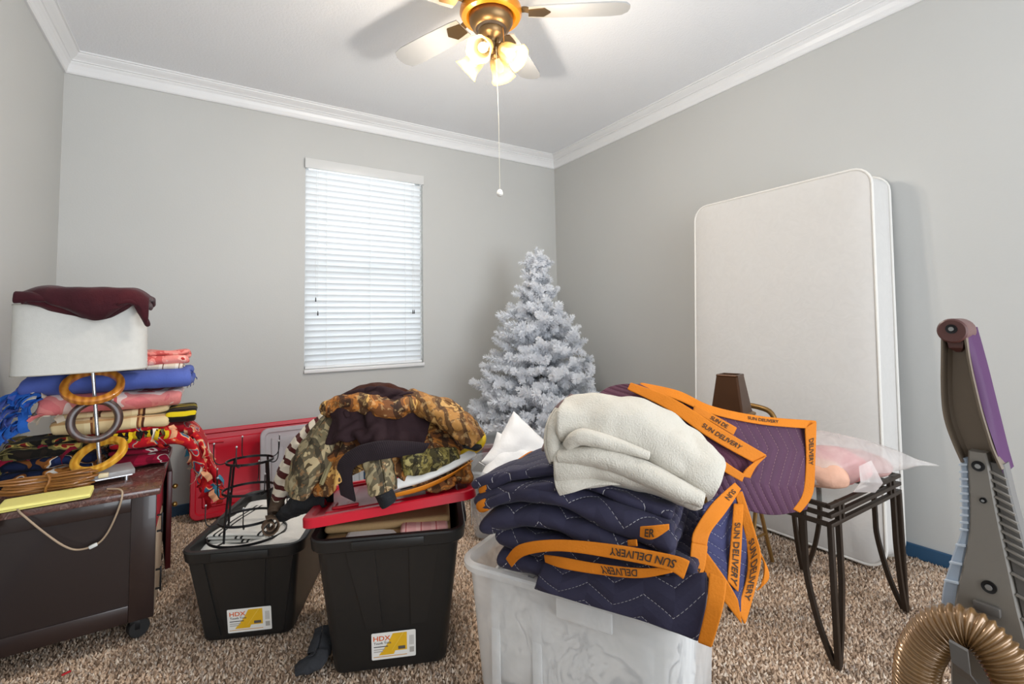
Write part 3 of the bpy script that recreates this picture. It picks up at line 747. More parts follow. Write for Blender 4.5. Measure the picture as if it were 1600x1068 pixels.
part('spider', xf(comb(tube([(-.195, 0, .24), (.195, 0, .24)], .0025, 6), tube([(0, -.095, .24), (0, .095, .24)], .0025, 6), tube([(0, 0, .05), (0, 0, .245)], .004, 6)), **shp), M_chrome, sh)

# burgundy cloth folded over the shade
M_burg = fabric('burgundy_plush', [(0, '2a0c0f'), (.45, '38121a'), (.7, '4a1a20')], 9, 3, interp='LINEAR', weave=160, bump=.5, sheen=.12)
top_z = CT+SHZ+SHH
burg = thing('folded_cloth', 'burgundy plush cloth folded on top of the lamp shade', 'cloth', (-.40, 2.50, top_z))
Xc = (-.585, -.53, -.46, -.39, -.345, -.30, -.245, -.2)
def burg_sheet(name, hang, lift, yf, seed, xs=Xc):
    rows = []
    for yy, kind in ((2.64, 0), (2.59, 1), (2.52, 1), (2.44, 1), (yf+.012, 2), (yf, 3), (yf+.004, 4), (yf+.016, 5)):
        r = []
        for i, x in enumerate(xs):
            e = min(1, (x-xs[0])/.05, 1); h_ = hang[i]; l = lift*(.45+.55*max(0, e))
            drop = max(0, (x+.222)/.03) if x > -.23 else 0
            z = {0: l*.55, 1: l, 2: l*.8, 3: min(l*.2, h_*.5), 4: h_, 5: h_-.012 if h_ < -.01 else h_-.004}[kind]
            if drop > 0: z -= .05*drop
            r.append((x+.004*drop, yy+(.0 if kind < 2 else .012*math.sin(x*14+seed)), top_z+z))
        rows.append(r)
    P = wrinkle(spline_grid(rows, 4, 5), .006, 14, seed); return sheet(name, P, M_burg, burg, .02, 1)
burg_sheet('lower_fold', (.010, .0, -.028, -.05, -.05, -.018, .004, -.02), .026, 2.396, 1., (-.565, -.52, -.455, -.385, -.34, -.29, -.245, -.205))
burg_sheet('upper_fold', (.032, .024, -.002, -.038, -.046, -.012, .006, -.045), .056, 2.376, 3.)

# ------------------------------------------------------------------ stack of folded fleece blankets behind the lamp
F_navy = fabric('navy_sport_fleece', [(0, '1a2340'), (.42, '131a30'), (.50, '7c4a22'), (.56, 'b8793a'), (.585, 'e4e2dc'), (.61, '1b2444'), (.7, '22305a')], 13, 1, .6)
F_red = fabric('red_print_fleece', [(0, 'a80f1c'), (.46, 'b51322'), (.54, 'd8452a'), (.57, 'e8b98f'), (.60, '3f6f8f'), (.64, 'b31525'), (.72, '8f0d1a')], 15, 1, .8)
F_mag = fabric('magenta_red_fleece', [(0, '7d0f2a'), (.55, '9c1535'), (.62, 'd9cfc8'), (.66, '8a1230')], 14, 1, .4)
F_dark = fabric('olive_black_fleece', [(0, '211a14'), (.42, '16130f'), (.5, '6b6238'), (.58, 'b49b52'), (.62, '7f1f1a'), (.68, '241c15')], 12, 1, 1.)
F_plaid = stripes('cream_brown_plaid', [(0, 'd9c598'), (.42, 'e3d3a8'), (.55, '7a4a2c'), (.6, 'c99f68'), (.66, '4a2a1b'), (.72, 'dcc79a')], .15, 1, cross=(.05, .16, 'b98f5c'))
F_pink = fabric('coral_pink_knit', [(0, 'd9787a'), (.45, 'e08a86'), (.54, 'e9cfc8'), (.66, 'cf5f5f')], 10, 1, .5, weave=120, bump=.6)
F_blue = fabric('periwinkle_fleece', [(0, '3f4f92'), (.5, '4c5da5'), (.75, '5a6bb4')], 5, 2, interp='LINEAR', weave=150)
F_bright = pm('bright_blue_fleece', '2c62b8', .9, var=.2, vs=20, bump=.3, bs=150, spec=.2)
F_rose = fabric('rose_ruffle', [(0, 'd0605a'), (.45, 'e88f85'), (.6, 'f1b3a5'), (.7, 'b3322f')], 22, 2, .5, weave=90, bump=.8)
F_yel = pm('yellow_fleece', 'd2b21c', .85, var=.15, bump=.3, bs=150, spec=.2); F_cream = pm('cream_fleece', 'ddd2c0', .9, var=.1, bump=.3, bs=150, spec=.2); F_blk = pm('black_fleece', '1c1a1a', .9, var=.1, spec=.2)
GRP = 'folded blankets stacked on the cabinet'
def blanket(label, mat, z, gap, layers, y0, width, x0, x1, seed, thick, rz=0., bend=None, zz=.012, start=False):
    P, uv = fold_grid(width, layers, gap, x1-x0, seed, wob=.014, zz=zz, lwob=.03, start_near=start)
    if bend: P = bend_down(P, bend[0], bend[1], 1, bend[2])
    P = wrinkle(place(P, ((x0+x1)/2, y0, z), rz), .009, 15, seed); r = thing('folded_blanket', label, 'blanket', ((x0+x1)/2, y0+width/2, z), 0, GRP)
    sheet('body', P, mat, r, thick, 1, uv=uv); return r, P
def strip_mesh(name, L, w_, mat, seed, curl=1.):
    rg = random.Random(seed); n = 7; P = np.zeros((n, 2, 3)); a = .2; x = z = y = 0.
    for i in range(n):
        P[i, 0] = (x, y-w_/2, z+rg.uniform(-.002, .002)); P[i, 1] = (x, y+w_/2, z+rg.uniform(-.002, .002)); a -= curl*rg.uniform(.12, .5); y += rg.uniform(-.005, .005)
        x += L/n*math.cos(a); z += L/n*math.sin(a)
    v = np.concatenate([P.reshape(-1, 3), P.reshape(-1, 3)-A((0, 0, .0028))]); k = n*2; f = grid_faces(n, 2)
    f += [tuple(i+k for i in q[::-1]) for q in grid_faces(n, 2)]
    for i in range(n-1): f += [(i*2, (i+1)*2, (i+1)*2+k, i*2+k), (i*2+1, i*2+1+k, (i+1)*2+1+k, (i+1)*2+1)]
    f += [(0, k, k+1, 1), (2*n-2, 2*n-1, 2*n-1+k, 2*n-2+k)]
    return mesh(name, (v, f), mat, ang=80)
def fringe(root, mats, pts, heading, seed, L=.075, w_=.014, spread=.5, curl=1., pitch=0.):
    rg = random.Random(seed); ms = [strip_mesh('fringe_strip', L*rg.uniform(.8, 1.2), w_, m, seed*10+i, curl) for i, m in enumerate(mats) for _ in range(2)]
    for p in pts:
        put('fringe_strip', rg.choice(ms), root, tuple(A(p)-A(root.location)), (rg.uniform(-.7, .7), pitch+rg.uniform(-.4, .4), heading+rg.uniform(-spread, spread)))
def end_pts(P, j, n, seed, i0=0, i1=None):
    rg = random.Random(seed); i1 = len(P) if i1 is None else i1
    return [P[rg.randrange(i0, i1), j] for _ in range(n)]
b0, P0 = blanket('navy fleece blanket with brown and white sport print, lowest in the stack', F_navy, CT+.018, .024, 4, 2.615, .36, -.66, -.36, 1, .02)
b1, P1 = blanket('wine red fleece blanket beside the navy one at the bottom of the stack', F_mag, CT+.018, .026, 3, 2.625, .34, -.35, -.14, 2, .021)
b2, P2 = blanket('bright red printed fleece blanket drooping over the cabinet side in a red fringe', F_red, CT+.105, .028, 3, 2.60, .34, -.34, .17, 3, .024, bend=(-.04, .075, 1.3), zz=.03)
b3, P3 = blanket('dark olive and black fleece blanket with yellow fringe', F_dark, CT+.112, .024, 3, 2.60, .20, -.645, -.36, 4, .02, rz=.06)
b4, P4 = blanket('cream and brown plaid blanket folded in the middle of the stack', F_plaid, CT+.185, .03, 3, 2.61, .34, -.52, -.135, 5, .026, rz=-.03)
b5, P5 = blanket('coral pink blanket with pale pattern, folded above the plaid one', F_pink, CT+.28, .038, 2, 2.60, .36, -.56, -.09, 6, .035)
b6, P6 = blanket('periwinkle blue fleece blanket with a bright blue knotted fringe', F_blue, CT+.358, .042, 2, 2.585, .38, -.60, -.05, 7, .039, zz=.02)
b7, P7 = blanket('thin cream plaid throw lying on the blue fleece', stripes('pale_plaid', [(0, 'd8c9b4'), (.5, 'e6dccd'), (.7, '8a6a58'), (.78, 'ddd0bf')], .06, 1, cross=(.05, .2, 'b09a86')), CT+.426, .012, 2, 2.62, .22, -.32, -.09, 8, .009)
b8, P8 = blanket('small rose pink ruffled throw on the very top of the stack', F_rose, CT+.45, .022, 3, 2.62, .2, -.235, -.065, 9, .02)
b9, P9 = blanket('small dark blanket with a yellow stripe tucked at the right of the plaid one', stripes('yellow_black', [(0, '1d1a16'), (.4, 'd8bf1e'), (.62, '1d1a16'), (.8, '3d3322')], .05, 0), CT+.19, .034, 2, 2.63, .22, -.15, -.035, 10, .025)
fringe(b6, [F_bright, F_bright, F_cream, F_blue], end_pts(P6, 1, 44, 4)+[A((random.Random(i).uniform(-.60, -.50), 2.58, CT+random.Random(i+50).uniform(.33, .40))) for i in range(14)], PI-.5, 11, .09, .03, 1.)
fringe(b6, [F_bright, F_blue], [A((random.Random(i+7).uniform(-.64, -.56), 2.59+.02*random.Random(i).random(), CT+random.Random(i+90).uniform(.22, .36))) for i in range(26)], PI+.6, 12, .10, .03, .9)
fringe(b6, [F_cream, F_blue], end_pts(P6, -2, 9, 8), 0.1, 13, .045, .007, .7)
fringe(b5, [F_pink, F_cream], end_pts(P5, 1, 8, 5)+[A((-.55+.02*i, 2.585, CT+.27)) for i in range(4)], PI-.4, 14, .07, .03, .6)
fringe(b3, [F_yel, F_blk, F_dark, pm('olive_fleece', '6b6238', .9, var=.2)], [A((-.36+.012*i, 2.595, CT+.165)) for i in range(19)], -PI/2, 15, .08, .014, .3, 1.6, .5)
fringe(b3, [F_dark, pm('olive_fleece', '6b6238', .9), F_mag], end_pts(P3, 1, 16, 3)+[A((-.60+.02*i, 2.605, CT+.14+.02*math.sin(i*2.3))) for i in range(9)], PI-.3, 16, .09, .034, 1.)
_n, _m = P2.shape[1], P2.shape[0]; _rg = random.Random(61)
M_rf = [pm('red_print_strip', 'c02a22', .9, var=.2, spec=.2), F_cream, pm('red_fleece', 'b3141f', .9, var=.15, spec=.2), pm('crimson_fleece', '8f0f1c', .9, var=.15, spec=.2), pm('peach_fleece', 'e2a47c', .9, spec=.2), pm('teal_fleece', '3f7f98', .9, spec=.2)]
_outer = sorted(range(_m), key=lambda i: P2[i, _n//2, 1])[:_m//3]
fringe(b2, M_rf, [P2[_rg.choice(_outer), _rg.randrange(_n//2, _n)]-A((0, .012, 0)) for _ in range(40)]+[P2[_rg.randrange(_m), _rg.randrange(_n-8, _n)] for _ in range(36)], -.4, 17, .08, .024, 1.3, .8, .7)
fringe(b2, M_rf, [A((_rg.uniform(-.2, -.06), 2.595, CT+_rg.uniform(.12, .18))) for _ in range(10)], -1.3, 19, .08, .022, .6, 1.4, .6)
fringe(b0, [F_navy, pm('tan_print', 'a87238', .9), pm('navy_fleece', '1b2444', .9)], end_pts(P0, 1, 10, 9), PI, 18, .06, .024, .6)

# ------------------------------------------------------------------ small things on the cabinet
M_cordb = pm('brown_cord', '8f5e2c', .4, var=.2, vs=40, coat=.2)
rg = random.Random(8); pts = []
for k in range(11):
    o = rg.uniform(-.012, .012); h = CT+.02+.005*k; xl = -.60+rg.uniform(-.02, .02); xr = -.345+rg.uniform(-.02, .015); y = 2.40+rg.uniform(-.012, .016); wd = rg.uniform(.012, .032)
    pts += [(xl+.05, y-wd*.6, h), (xl, y, h+.006*rg.random()), (xl+.05, y+wd*.6, h+.004), (-.475, y+wd*.12, h+.004), (-.40, y+wd*1.2, h+.01*rg.random()), (xr, y+o, h+.012*rg.random()), (-.40, y-wd*1.1, h+.004), (-.475, y-wd*.12, h)]
cord = thing('lamp_cord', 'bundled brown lamp cord tied in the middle on the cabinet top', 'cord', (-.47, 2.37, CT))
part('loops', tube(smooth_path(pts, 4), .0042, 6), M_cordb, cord, **W_)
part('tie', tube([(-.473+.006*math.sin(a*3), 2.40+.026*math.cos(a), CT+.046+.036*math.sin(a)) for a in np.linspace(0, 6*PI, 46)], .0042, 6), M_cordb, cord, **W_)
part('plug', comb(bx((-.32, 2.39, CT+.05), (.03, .02, .016), .004)), pm('pale_plug', 'd8c9a8', .4), cord, **W_)
M_ycl = pm('yellow_cloth', 'f0e78c', .85, var=.08, bump=.3, bs=140, spec=.2)
P, uv = fold_grid(.115, 3, .006, .235, 21, ds=.012, dl=.015, wob=.006, zz=.004, start_near=True)
P = place(bend_down(P, .5, .1), (-.455, 2.262, CT+.007), .06); y_ = thing('yellow_cloth', 'folded pale yellow duster lying at the cabinet edge below the cord', 'cloth', (-.455, 2.30, CT)); sheet('body', P, M_ycl, y_, .006, 1, uv=uv)
P = spline_grid([[(-.66, 2.33, CT+.008), (-.61, 2.33, CT+.012), (-.572, 2.33, CT+.009)], [(-.66, 2.275, CT+.01), (-.61, 2.27, CT+.016), (-.566, 2.275, CT+.01)], [(-.655, 2.255, CT-.02), (-.61, 2.252, CT-.02), (-.566, 2.258, CT-.012)], [(-.65, 2.254, CT-.06), (-.61, 2.25, CT-.068), (-.572, 2.256, CT-.05)]], 5, 5)
y2 = thing('yellow_cloth', 'bright yellow cloth hanging over the cabinet edge by the wall', 'cloth', (-.61, 2.30, CT)); sheet('body', P, pm('bright_yellow_cloth', 'f0dc20', .8, var=.06), y2, .006, 1)
lp = smooth_path([(-.60, 2.34, CT+.006), (-.53, 2.272, CT+.01), (-.51, 2.262, CT-.01), (-.46, 2.262, CT-.075), (-.405, 2.262, CT-.138), (-.365, 2.262, CT-.163), (-.318, 2.262, CT-.158), (-.29, 2.262, CT-.13), (-.265, 2.262, CT-.07), (-.25, 2.264, CT-.01), (-.258, 2.29, CT+.012), (-.30, 2.33, CT+.012)], 7)
loop = thing('cable', 'thin pale cable sagging in a loop over the cabinet edge', 'cable', (-.4, 2.27, CT))
part('wire', tube(lp, .0032, 7), pm('pale_cable', 'a8927a', .35, var=.25, vs=12), loop, **W_); part('slider', xf(bx((0, 0, 0), (.024, .012, .012), .003), (-.325, 2.262, CT-.16), (0, -.35, 0)), pm('clear_slider', 'd8d8d4', .2), loop, **W_)

# ------------------------------------------------------------------ black storage totes
M_tote = pm('black_tote_plastic', '1d1c1b', .42, var=.12, vs=6, bump=.1, bs=250, bd=.001)
M_white = pm('label_white', 'e4e2dc', .5, var=.03); M_yel = pm('label_yellow', 'e0ae22', .5, var=.12, vs=30); M_or = pm('label_orange', 'd8622a', .5, var=.03); M_ink = pm('label_ink', '55504c', .6, var=.0); M_ltg = pm('label_grey', 'a9a49c', .6, var=.0); M_gold = pm('label_gold', 'c98f1c', .5, var=.05)
def tote(label, loc, rz, bw, bd, rw, rd, H, ribs, lab, group=None):
    r_ = thing('storage_tote', label, 'storage tote', loc, rz, group); fl = .02; t_ = .005
    ww = lambda z: bw+(rw-2*fl-bw)*z/H
    dd_ = lambda z: bd+(rd-2*fl-bd)*z/H
    def R(z, off=0., rr=.035): return [(x, y, z) for x, y in rrect(ww(z)+2*off, dd_(z)+2*off, max(.012, rr+off), 5)]
    rings = [R(0, -.012), R(.004, -.003), R(.014), R(H*.5), R(H-.042), R(H-.042, fl-.003, .045), R(H-.039, fl, .045), R(H-.005, fl, .045), R(H, fl-.005, .045), R(H, -.002), R(H-.006, -t_), R(.012, -t_)]
    part('body', loft(rings), M_tote, r_)
    # raised panels on the long faces
    def on_wall(poly, proud=.004):
        """poly (u -1..1 of half width, z) on the near wall"""
        a = [(u*ww(z)/2, -dd_(z)/2-proud, z) for u, z in poly]; b = [(u*ww(z)/2, -dd_(z)/2+.002, z) for u, z in poly]
        return loft([b, a])
    for poly in ribs: part('rib', on_wall(poly), M_tote, r_, smooth=False)
    part('rim_step', bx((rw*.0, -rd/2-.001, H-.02), (rw*.45, .006, .026), .002), M_tote, r_)
    for s in (-1, 1):
        part('handle', bx((s*(rw/2+.004), 0, H-.03), (.012, .13, .03), .004), M_tote, r_)
    # sticker
    u0, z0, w_, h_ = lab
    sl = math.atan2((dd_(H)-dd_(0))/2, H)
    lr = put('label', None, r_) if False else None
    def lay(g, o):   # flat (x, y) print -> on the wall
        v = A(g[0]); z = z0+v[:, 1]*math.cos(sl); y = -np.array([dd_(q) for q in z])/2-.0045-o
        return np.stack([u0+v[:, 0], y+v[:, 2]*0, z], 1), g[1]
    def rect(x0, y0, x1, y1): return A([(x0, y0, 0), (x1, y0, 0), (x1, y1, 0), (x0, y1, 0)]), [(0, 1, 2, 3)]
    lb = part('label', lay((A([(x, y, 0) for x, y in rrect(w_, h_, .004, 3)]), [tuple(range(16))]), 0), M_white, r_, label='white and yellow sticker', smooth=False)
    def pr(name, g, o, m): part(name, lay(g, o), m, lb, smooth=False)
    def poly(p): return A([(x*w_, y*h_, 0) for x, y in p]), [tuple(range(len(p)))]
    pr('yellow_print', poly([(-.34, -.34), (.0, -.34), (.03, -.22), (.30, -.22), (.30, .44), (-.02, .44), (-.12, .12)]), .0004, M_yel)
    pr('white_streak', poly([(-.05, -.2), (-.04, -.2), (.23, .44), (.215, .44)]), .0006, pm('label_pale_yellow', 'e6c25a', .5))
    pr('gold_line', poly([(-.46, -.41), (.30, -.41), (.30, -.385), (-.46, -.385)]), .0004, M_gold)
    tx = text_mesh('HDX', h_*.25); pr('lettering', (tx[0]*A((1.1, 1, 1))+A((-.265*w_, .29*h_, 0)), tx[1]), .0006, M_or)
    tx = text_mesh('Tough Tote', h_*.125); pr('lettering', (tx[0]+A((-.255*w_, .10*h_, 0)), tx[1]), .0006, M_ink)
    for y, x1, m in ((-.02, -.13, M_ink), (-.12, -.2, M_ltg), (-.2, -.24, M_ltg)): pr('fine_print', poly([(-.45, y-.018), (x1, y-.018), (x1, y+.018), (-.45, y+.018)]), .0006, m)
    pr('product_picture', poly([(.10, -.18), (.26, -.18), (.26, -.06), (.10, -.06)]), .0007, M_ink)
    for k in range(4): pr('bar_print', poly([(.36+.026*k, -.06), (.372+.026*k, -.06), (.372+.026*k, .3), (.36+.026*k, .3)]), .0006, M_ltg)
    pr('dark_print', poly([(.36, -.34), (.46, -.34), (.46, -.14), (.36, -.14)]), .0006, M_ltg)
    return r_
RZ = math.radians(-23.5)
def tap(u0, u1, k0, k1, zt, zb): return [(u0, zt), (u1, zt), (k1, zb), (k0, zb)][::-1]
t1 = tote('low black storage tote filled with white cloths, beside the cabinet', (.243, 2.307, .012), RZ, .31, .50, .42, .66, .352,
          [tap(-.62, .42, -.42, .38, .31, .02), tap(.52, .92, .5, .82, .31, .02), tap(-.95, -.70, -.86, -.55, .31, .02)], (-.006+.02, .075, .15, .092))
t2 = tote('tall black storage tote under the red lid', (.599, 1.779, .012), RZ, .366, .33, .505, .486, .46,
          [tap(-.60, -.20, -.38, -.12, .42, .15), tap(.28, .72, .34, .60, .42, .15)], (.012, .085, .142, .092))

def l2w(o, p):
    return A(o.matrix_basis @ Vector(p))
# cloths in the low tote
M_tow = pm('white_towel', 'e3e1dc', .95, var=.05, bump=.5, bs=130, spec=.15, sheen=.3)
P, rest = flat_grid((0, 0), .40, .60, 0, .30, 26, 36, .05, 4., 1.)
P[..., 0] *= .92; P[..., 1] *= .95
P = P + A((0, 0, .0)); P[..., 2] = .312+.6*(P[..., 2]-.30)
c1 = thing('white_towel', 'white towel spread in the low black tote under the wire rack', 'towel', tuple(t1.location), RZ); sheet('body', P, M_tow, c1, .012, 1, world=False)
P, uv = fold_grid(.22, 3, .012, .32, 31, wob=.01, zz=.012); P = place(P, (.06, -.05, .318), math.radians(80), (0, .02))
M_gst = stripes('grey_black_stripe', [(0, 'd5d3cd'), (.74, 'd5d3cd'), (.78, '2a2a2a'), (.83, 'd5d3cd'), (.9, '2a2a2a'), (.95, 'd5d3cd')], .17, 0)
c2 = thing('grey_blanket', 'pale grey blanket with thin black stripes folded in the low black tote', 'blanket', tuple(t1.location), RZ); sheet('body', P, M_gst, c2, .01, 1, uv=uv, world=False)
# cloths showing below the red lid
M_tan = pm('tan_towel', 'a3865f', .95, var=.08, bump=.5, bs=140, spec=.15); M_ros = stripes('rose_check', [(0, 'd49a94'), (.5, 'dba9a2'), (.8, 'b9605f'), (.88, 'd9a29b')], .05, 1)
P, uv = fold_grid(.38, 3, .03, .42, 33, wob=.01, zz=.01); P = place(P, (-.005, -.185, .405), 0, (0, -.05))
c3 = thing('tan_towel', 'tan towel folded under the red lid of the tall tote', 'towel', tuple(t2.location), RZ); sheet('body', P, M_tan, c3, .026, 1, uv=uv, world=False)
P, uv = fold_grid(.10, 2, .028, .16, 34, wob=.006, zz=.006); P = place(P, (.115, -.205, .425), 0.02)
c4 = thing('pink_towel', 'pink checked towel beside the tan one under the red lid', 'towel', tuple(t2.location), RZ); sheet('body', P, M_ros, c4, .024, 1, uv=uv, world=False)
P, uv = fold_grid(.09, 2, .02, .17, 35, wob=.006, zz=.006); P = place(P, (-.06, -.208, .42), -.03)
c5 = thing('cream_towel', 'cream white towel tucked at the front rim of the tall tote', 'towel', tuple(t2.location), RZ); sheet('body', P, M_tow, c5, .017, 1, uv=uv, world=False)

# ------------------------------------------------------------------ red lids
M_red = pm('red_lid_plastic', 'c70d28', .33, var=.08, vs=5)
def lid_parts(r_, w_, d_, mat, rid=True):
    def R(z, ins, rr=.045): return [(x, y, z) for x, y in rrect(w_-2*ins, d_-2*ins, max(.008, rr-ins*.6), 5)]
    part('shell', loft([R(-.03, .004), R(-.03, 0), R(-.004, .001), R(0, .005), R(0, .026), R(-.012, .032), R(-.012, .06), R(-.004, .066), R(-.004, .12), R(-.007, .125)], False, True), mat, r_)
    part('underside', loft([R(-.03, .004), R(-.008, .006), R(-.016, .034), R(-.016, .058), R(-.008, .068), R(-.009, .12), R(-.011, .125)], False, True), mat, r_)
    if rid:
        for sx in (-1, 1):
            for sy in (-1, 1):
                c = [(sx*(w_/2-.17), sy*(d_/2-.085), -.002), (sx*(w_/2-.1), sy*(d_/2-.085), -.002), (sx*(w_/2-.085), sy*(d_/2-.1), -.002), (sx*(w_/2-.085), sy*(d_/2-.15), -.002)]
                part('ridge', tube(smooth_path(c, 4), .006, 8), mat, r_)
lid = thing('tote_lid', 'red plastic lid lying askew on the tall black tote under the clothes', 'lid', (.607, 1.778, .548), rot=(-.085, -.105, RZ)); lid_parts(lid, .565, .47, M_red)
lid2 = thing('tote_lid', 'large red plastic lid standing against the wall behind the wire rack', 'lid', (.36, 3.5, .275), rot=(PI/2-.22, .0, .0)); lid_parts(lid2, .86, .52, M_red)
M_clr = clear_plastic('milky_lid_plastic', 'd6dade', .72, .3, .15)
lid3 = thing('tote_lid', 'milky clear plastic lid standing in front of the large red lid', 'lid', (.60, 3.36, .27), rot=(PI/2-.2, 0, -.05)); lid_parts(lid3, .62, .50, M_clr, False)

# ------------------------------------------------------------------ black wire bottle rack in the low tote
rk = thing('wire_rack', 'black wire mug rack with upturned hooks standing in the low black tote', 'rack', (.150, 2.195, .345), .4, rot=(-.03, .03, .4))
band = [(-.0045, -.0015), (.0045, -.0015), (.0045, .0015), (-.0045, .0015)]
LV = ((.002, .138), (.060, .104), (.168, .094), (.278, .084))
for z, R_ in LV: part('ring', xf(torus(R_, 1, 40, sec=band), (0, 0, z)), M_black, rk)
for k in range(4):
    a = k*PI/2+.25; c, s_ = math.cos(a), math.sin(a)
    part('post', tube([(.106*c, .106*s_, .0), (.104*c, .104*s_, .06), (.084*c, .084*s_, .28)], 1, sec=[(-.0022, -.005), (.0022, -.005), (.0022, .005), (-.0022, .005)]), M_black, rk)
    part('spoke', tube([(.104*c, .104*s_, .004), (.138*c, .138*s_, .002)], .003, 6), M_black, rk)
for li, (z, R_) in enumerate(LV[1:]):
    for k in range(5):
        a = k*2*PI/5+.35+li*.5; c, s_ = math.cos(a), math.sin(a)
        h_ = part('hook', tube(smooth_path([(R_*c, R_*s_, z), ((R_+.02)*c, (R_+.02)*s_, z-.004), ((R_+.036)*c, (R_+.036)*s_, z+.006), ((R_+.042)*c, (R_+.042)*s_, z+.03), ((R_+.042)*c, (R_+.042)*s_, z+.075)], 4), .0021, 6), M_black, rk)
        part('tip', sphere(((R_+.042)*c, (R_+.042)*s_, z+.077), .0042, 6), pm('silver_tip', 'b9bbbd', .3, metal=.8), h_)

# ------------------------------------------------------------------ heap of clothes on the red lid
def camo(name, cols, seed, scale=9.):
    if name in MATS: return MATS[name]
    t = NT(name); mp = t.n('ShaderNodeMapping'); mp.inputs['Location'].default_value = (seed, seed*2, 0); mp.inputs['Scale'].default_value = (1, 1, .7); t.l(t.coord(), mp.inputs[0])
    f = t.noise(scale, 3, mp.outputs[0], .8, .6); base = t.ramp(f, list(zip((0, .36, .44, .5, .57, .64), cols[:6])), 'CONSTANT')
    wv_ = t.n('ShaderNodeTexWave'); wv_.inputs['Scale'].default_value = 5; wv_.inputs['Distortion'].default_value = 9; wv_.inputs['Detail'].default_value = 3; t.l(mp.outputs[0], wv_.inputs[0])
    tw_ = t.math('GREATER_THAN', wv_.outputs['Fac'], .82); c = t.mix(t.math('MULTIPLY', tw_, .8), base, cols[6])
    fine = t.noise(60, 3); c = t.mix(t.math('MULTIPLY', t.math('GREATER_THAN', fine, .6), .35), c, cols[7])
    t.l(c, t.b.inputs['Base Color']); t.set(Roughness=.75); t.b.inputs['Specular IOR Level'].default_value = .3
    t.l(t.bump(t.noise(30, 3), .35, .012), t.b.inputs['Normal']); MATS[name] = t.m; return t.m
C_or = camo('orange_brown_camo', ('3b2415', '6e4220', 'a8692c', '7d5228', 'c79a55', '4a2c17', '2a1a10', 'd6b27a'), 1.)
C_ol = camo('olive_camo', ('41382a', '756a4f', '938667', '5f5540', 'ad9b77', '4a3d28', '2e281d', 'a7764a'), 4.)
C_tan = camo('tan_camo', ('6a4526', '8a5f33', 'a9793f', '76512b', 'bb9257', '54351c', '3a2414', 'c9a873'), 7.)
C_moss = camo('moss_camo', ('2e2816', '5a4f25', '7d6f38', '443c20', '9b8c58', '332b16', '201b10', 'b5aa6a'), 9., 20.)
M_brn = pm('dark_brown_quilt', '3a1d14', .85, var=.2, spec=.12, vs=20, bump=.7, bs=22, bd=.02); M_plum = pm('plum_brown_lining', '2e1f22', .85, spec=.15, var=.15, bump=.4, bs=40, bd=.01); M_rib = stripes('ribbed_knit', [(0, '2c2327'), (.5, '211a1e')], .006, 1)
M_cuff = pm('black_cuff', '1b1c20', .9, var=.1, bump=.5, bs=200); M_strp = stripes('cream_maroon_stripe', [(0, 'd9cfbd'), (.55, '4f2320'), (.95, 'd9cfbd')], .042, 0)
def sleeve(name, path, radii, mat, parent, seed=0., flat=.75, n=22, wr=.2, label=None, ns=10):
    P = smooth_path(path, ns); m = len(P); rr = np.interp(np.linspace(0, 1, m), np.linspace(0, 1, len(radii)), radii)
    T_, N_, B_ = frames(P); s = np.concatenate([[0], np.cumsum(np.linalg.norm(np.diff(P, axis=0), axis=1))])
    G = np.zeros((m, n+1, 3))
    for i in range(m):
        for k in range(n+1):
            a = 2*PI*k/n; w_ = 1+wr*(1.6*(.45-abs(nz(s[i]*20+seed+1.5*math.sin(a+seed), math.cos(a)*1.3, math.sin(a)*1.3+seed))*2)+.9*(.4-abs(nz(s[i]*44, 2*math.cos(a)+seed, 2*math.sin(a)))*2))
            G[i, k] = P[i]+rr[i]*w_*(N_[i]*math.cos(a)*flat+B_[i]*math.sin(a))
    uv = np.zeros((m, n+1, 2)); uv[..., 0] = s[:, None]; uv[..., 1] = np.linspace(0, 2*PI*np.mean(rr), n+1)[None]
    return sheet(name, G, mat, parent, .006, 1, uv=uv, label=label)
hf = HF(-.1, 1.2, 1.2, 2.5, .012, .2)
ca, sa = math.cos(RZ), math.sin(RZ)
hf.box((.607, 1.778), .565, .47, RZ, lambda u, v: .552+.105*u-.085*v)
hf.bump((.54, 1.80), .25, .21, RZ, .52, .385); hf.bump((.69, 1.71), .18, .17, RZ, .55, .255); hf.bump((.36, 1.86), .15, .15, RZ, .45, .30); hf.bump((.52, 1.66), .2, .11, RZ, .5, .25); hf.blur(2)
jk = thing('camo_jacket', 'orange and brown woodland camouflage jacket on top of the clothes heap', 'jacket', (.56, 1.77, .56))
Pb, rest = flat_grid((.60, 1.755), .78, .62, RZ, .97, 60, 48, .05, 3., .74)
Pb = drape(Pb, 70, hf, rest, bend=.12, fr=.55, margin=.008, shrink=1.0); sheet('body', wrinkle(Pb, .010, 26, 1.), C_or, jk, .008, 1); hf.stamp(Pb, .008).blur(1)
sleeve('hood', [(.365, 1.80, .86), (.448, 1.70, .885), (.535, 1.64, .862), (.635, 1.65, .872)], (.04, .046, .044, .036), C_or, jk, 2.)
sleeve('sleeve', [(.62, 1.70, .885), (.70, 1.60, .845), (.77, 1.54, .785), (.805, 1.51, .735)], (.05, .07, .068, .05), C_tan, jk, 5., .6)
sleeve('hem', [(.75, 1.500, .735), (.79, 1.50, .722), (.822, 1.525, .715)], (.012, .016, .01), M_cuff, jk, 6., .6, 10)
P, rest = flat_grid((.54, 1.80), .32, .26, RZ+.2, 1.0, 26, 22, .02, 9., .85); P = drape(P, 60, hf, rest, bend=.25, fr=.6, margin=.008); P = wrinkle(P, .006, 30, 3.)
bl_ = thing('quilted_vest', 'dark brown quilted vest crowning the clothes heap', 'vest', (.55, 1.78, .85)); sheet('body', P, M_brn, bl_, .012, 1); hf.stamp(P, .008)
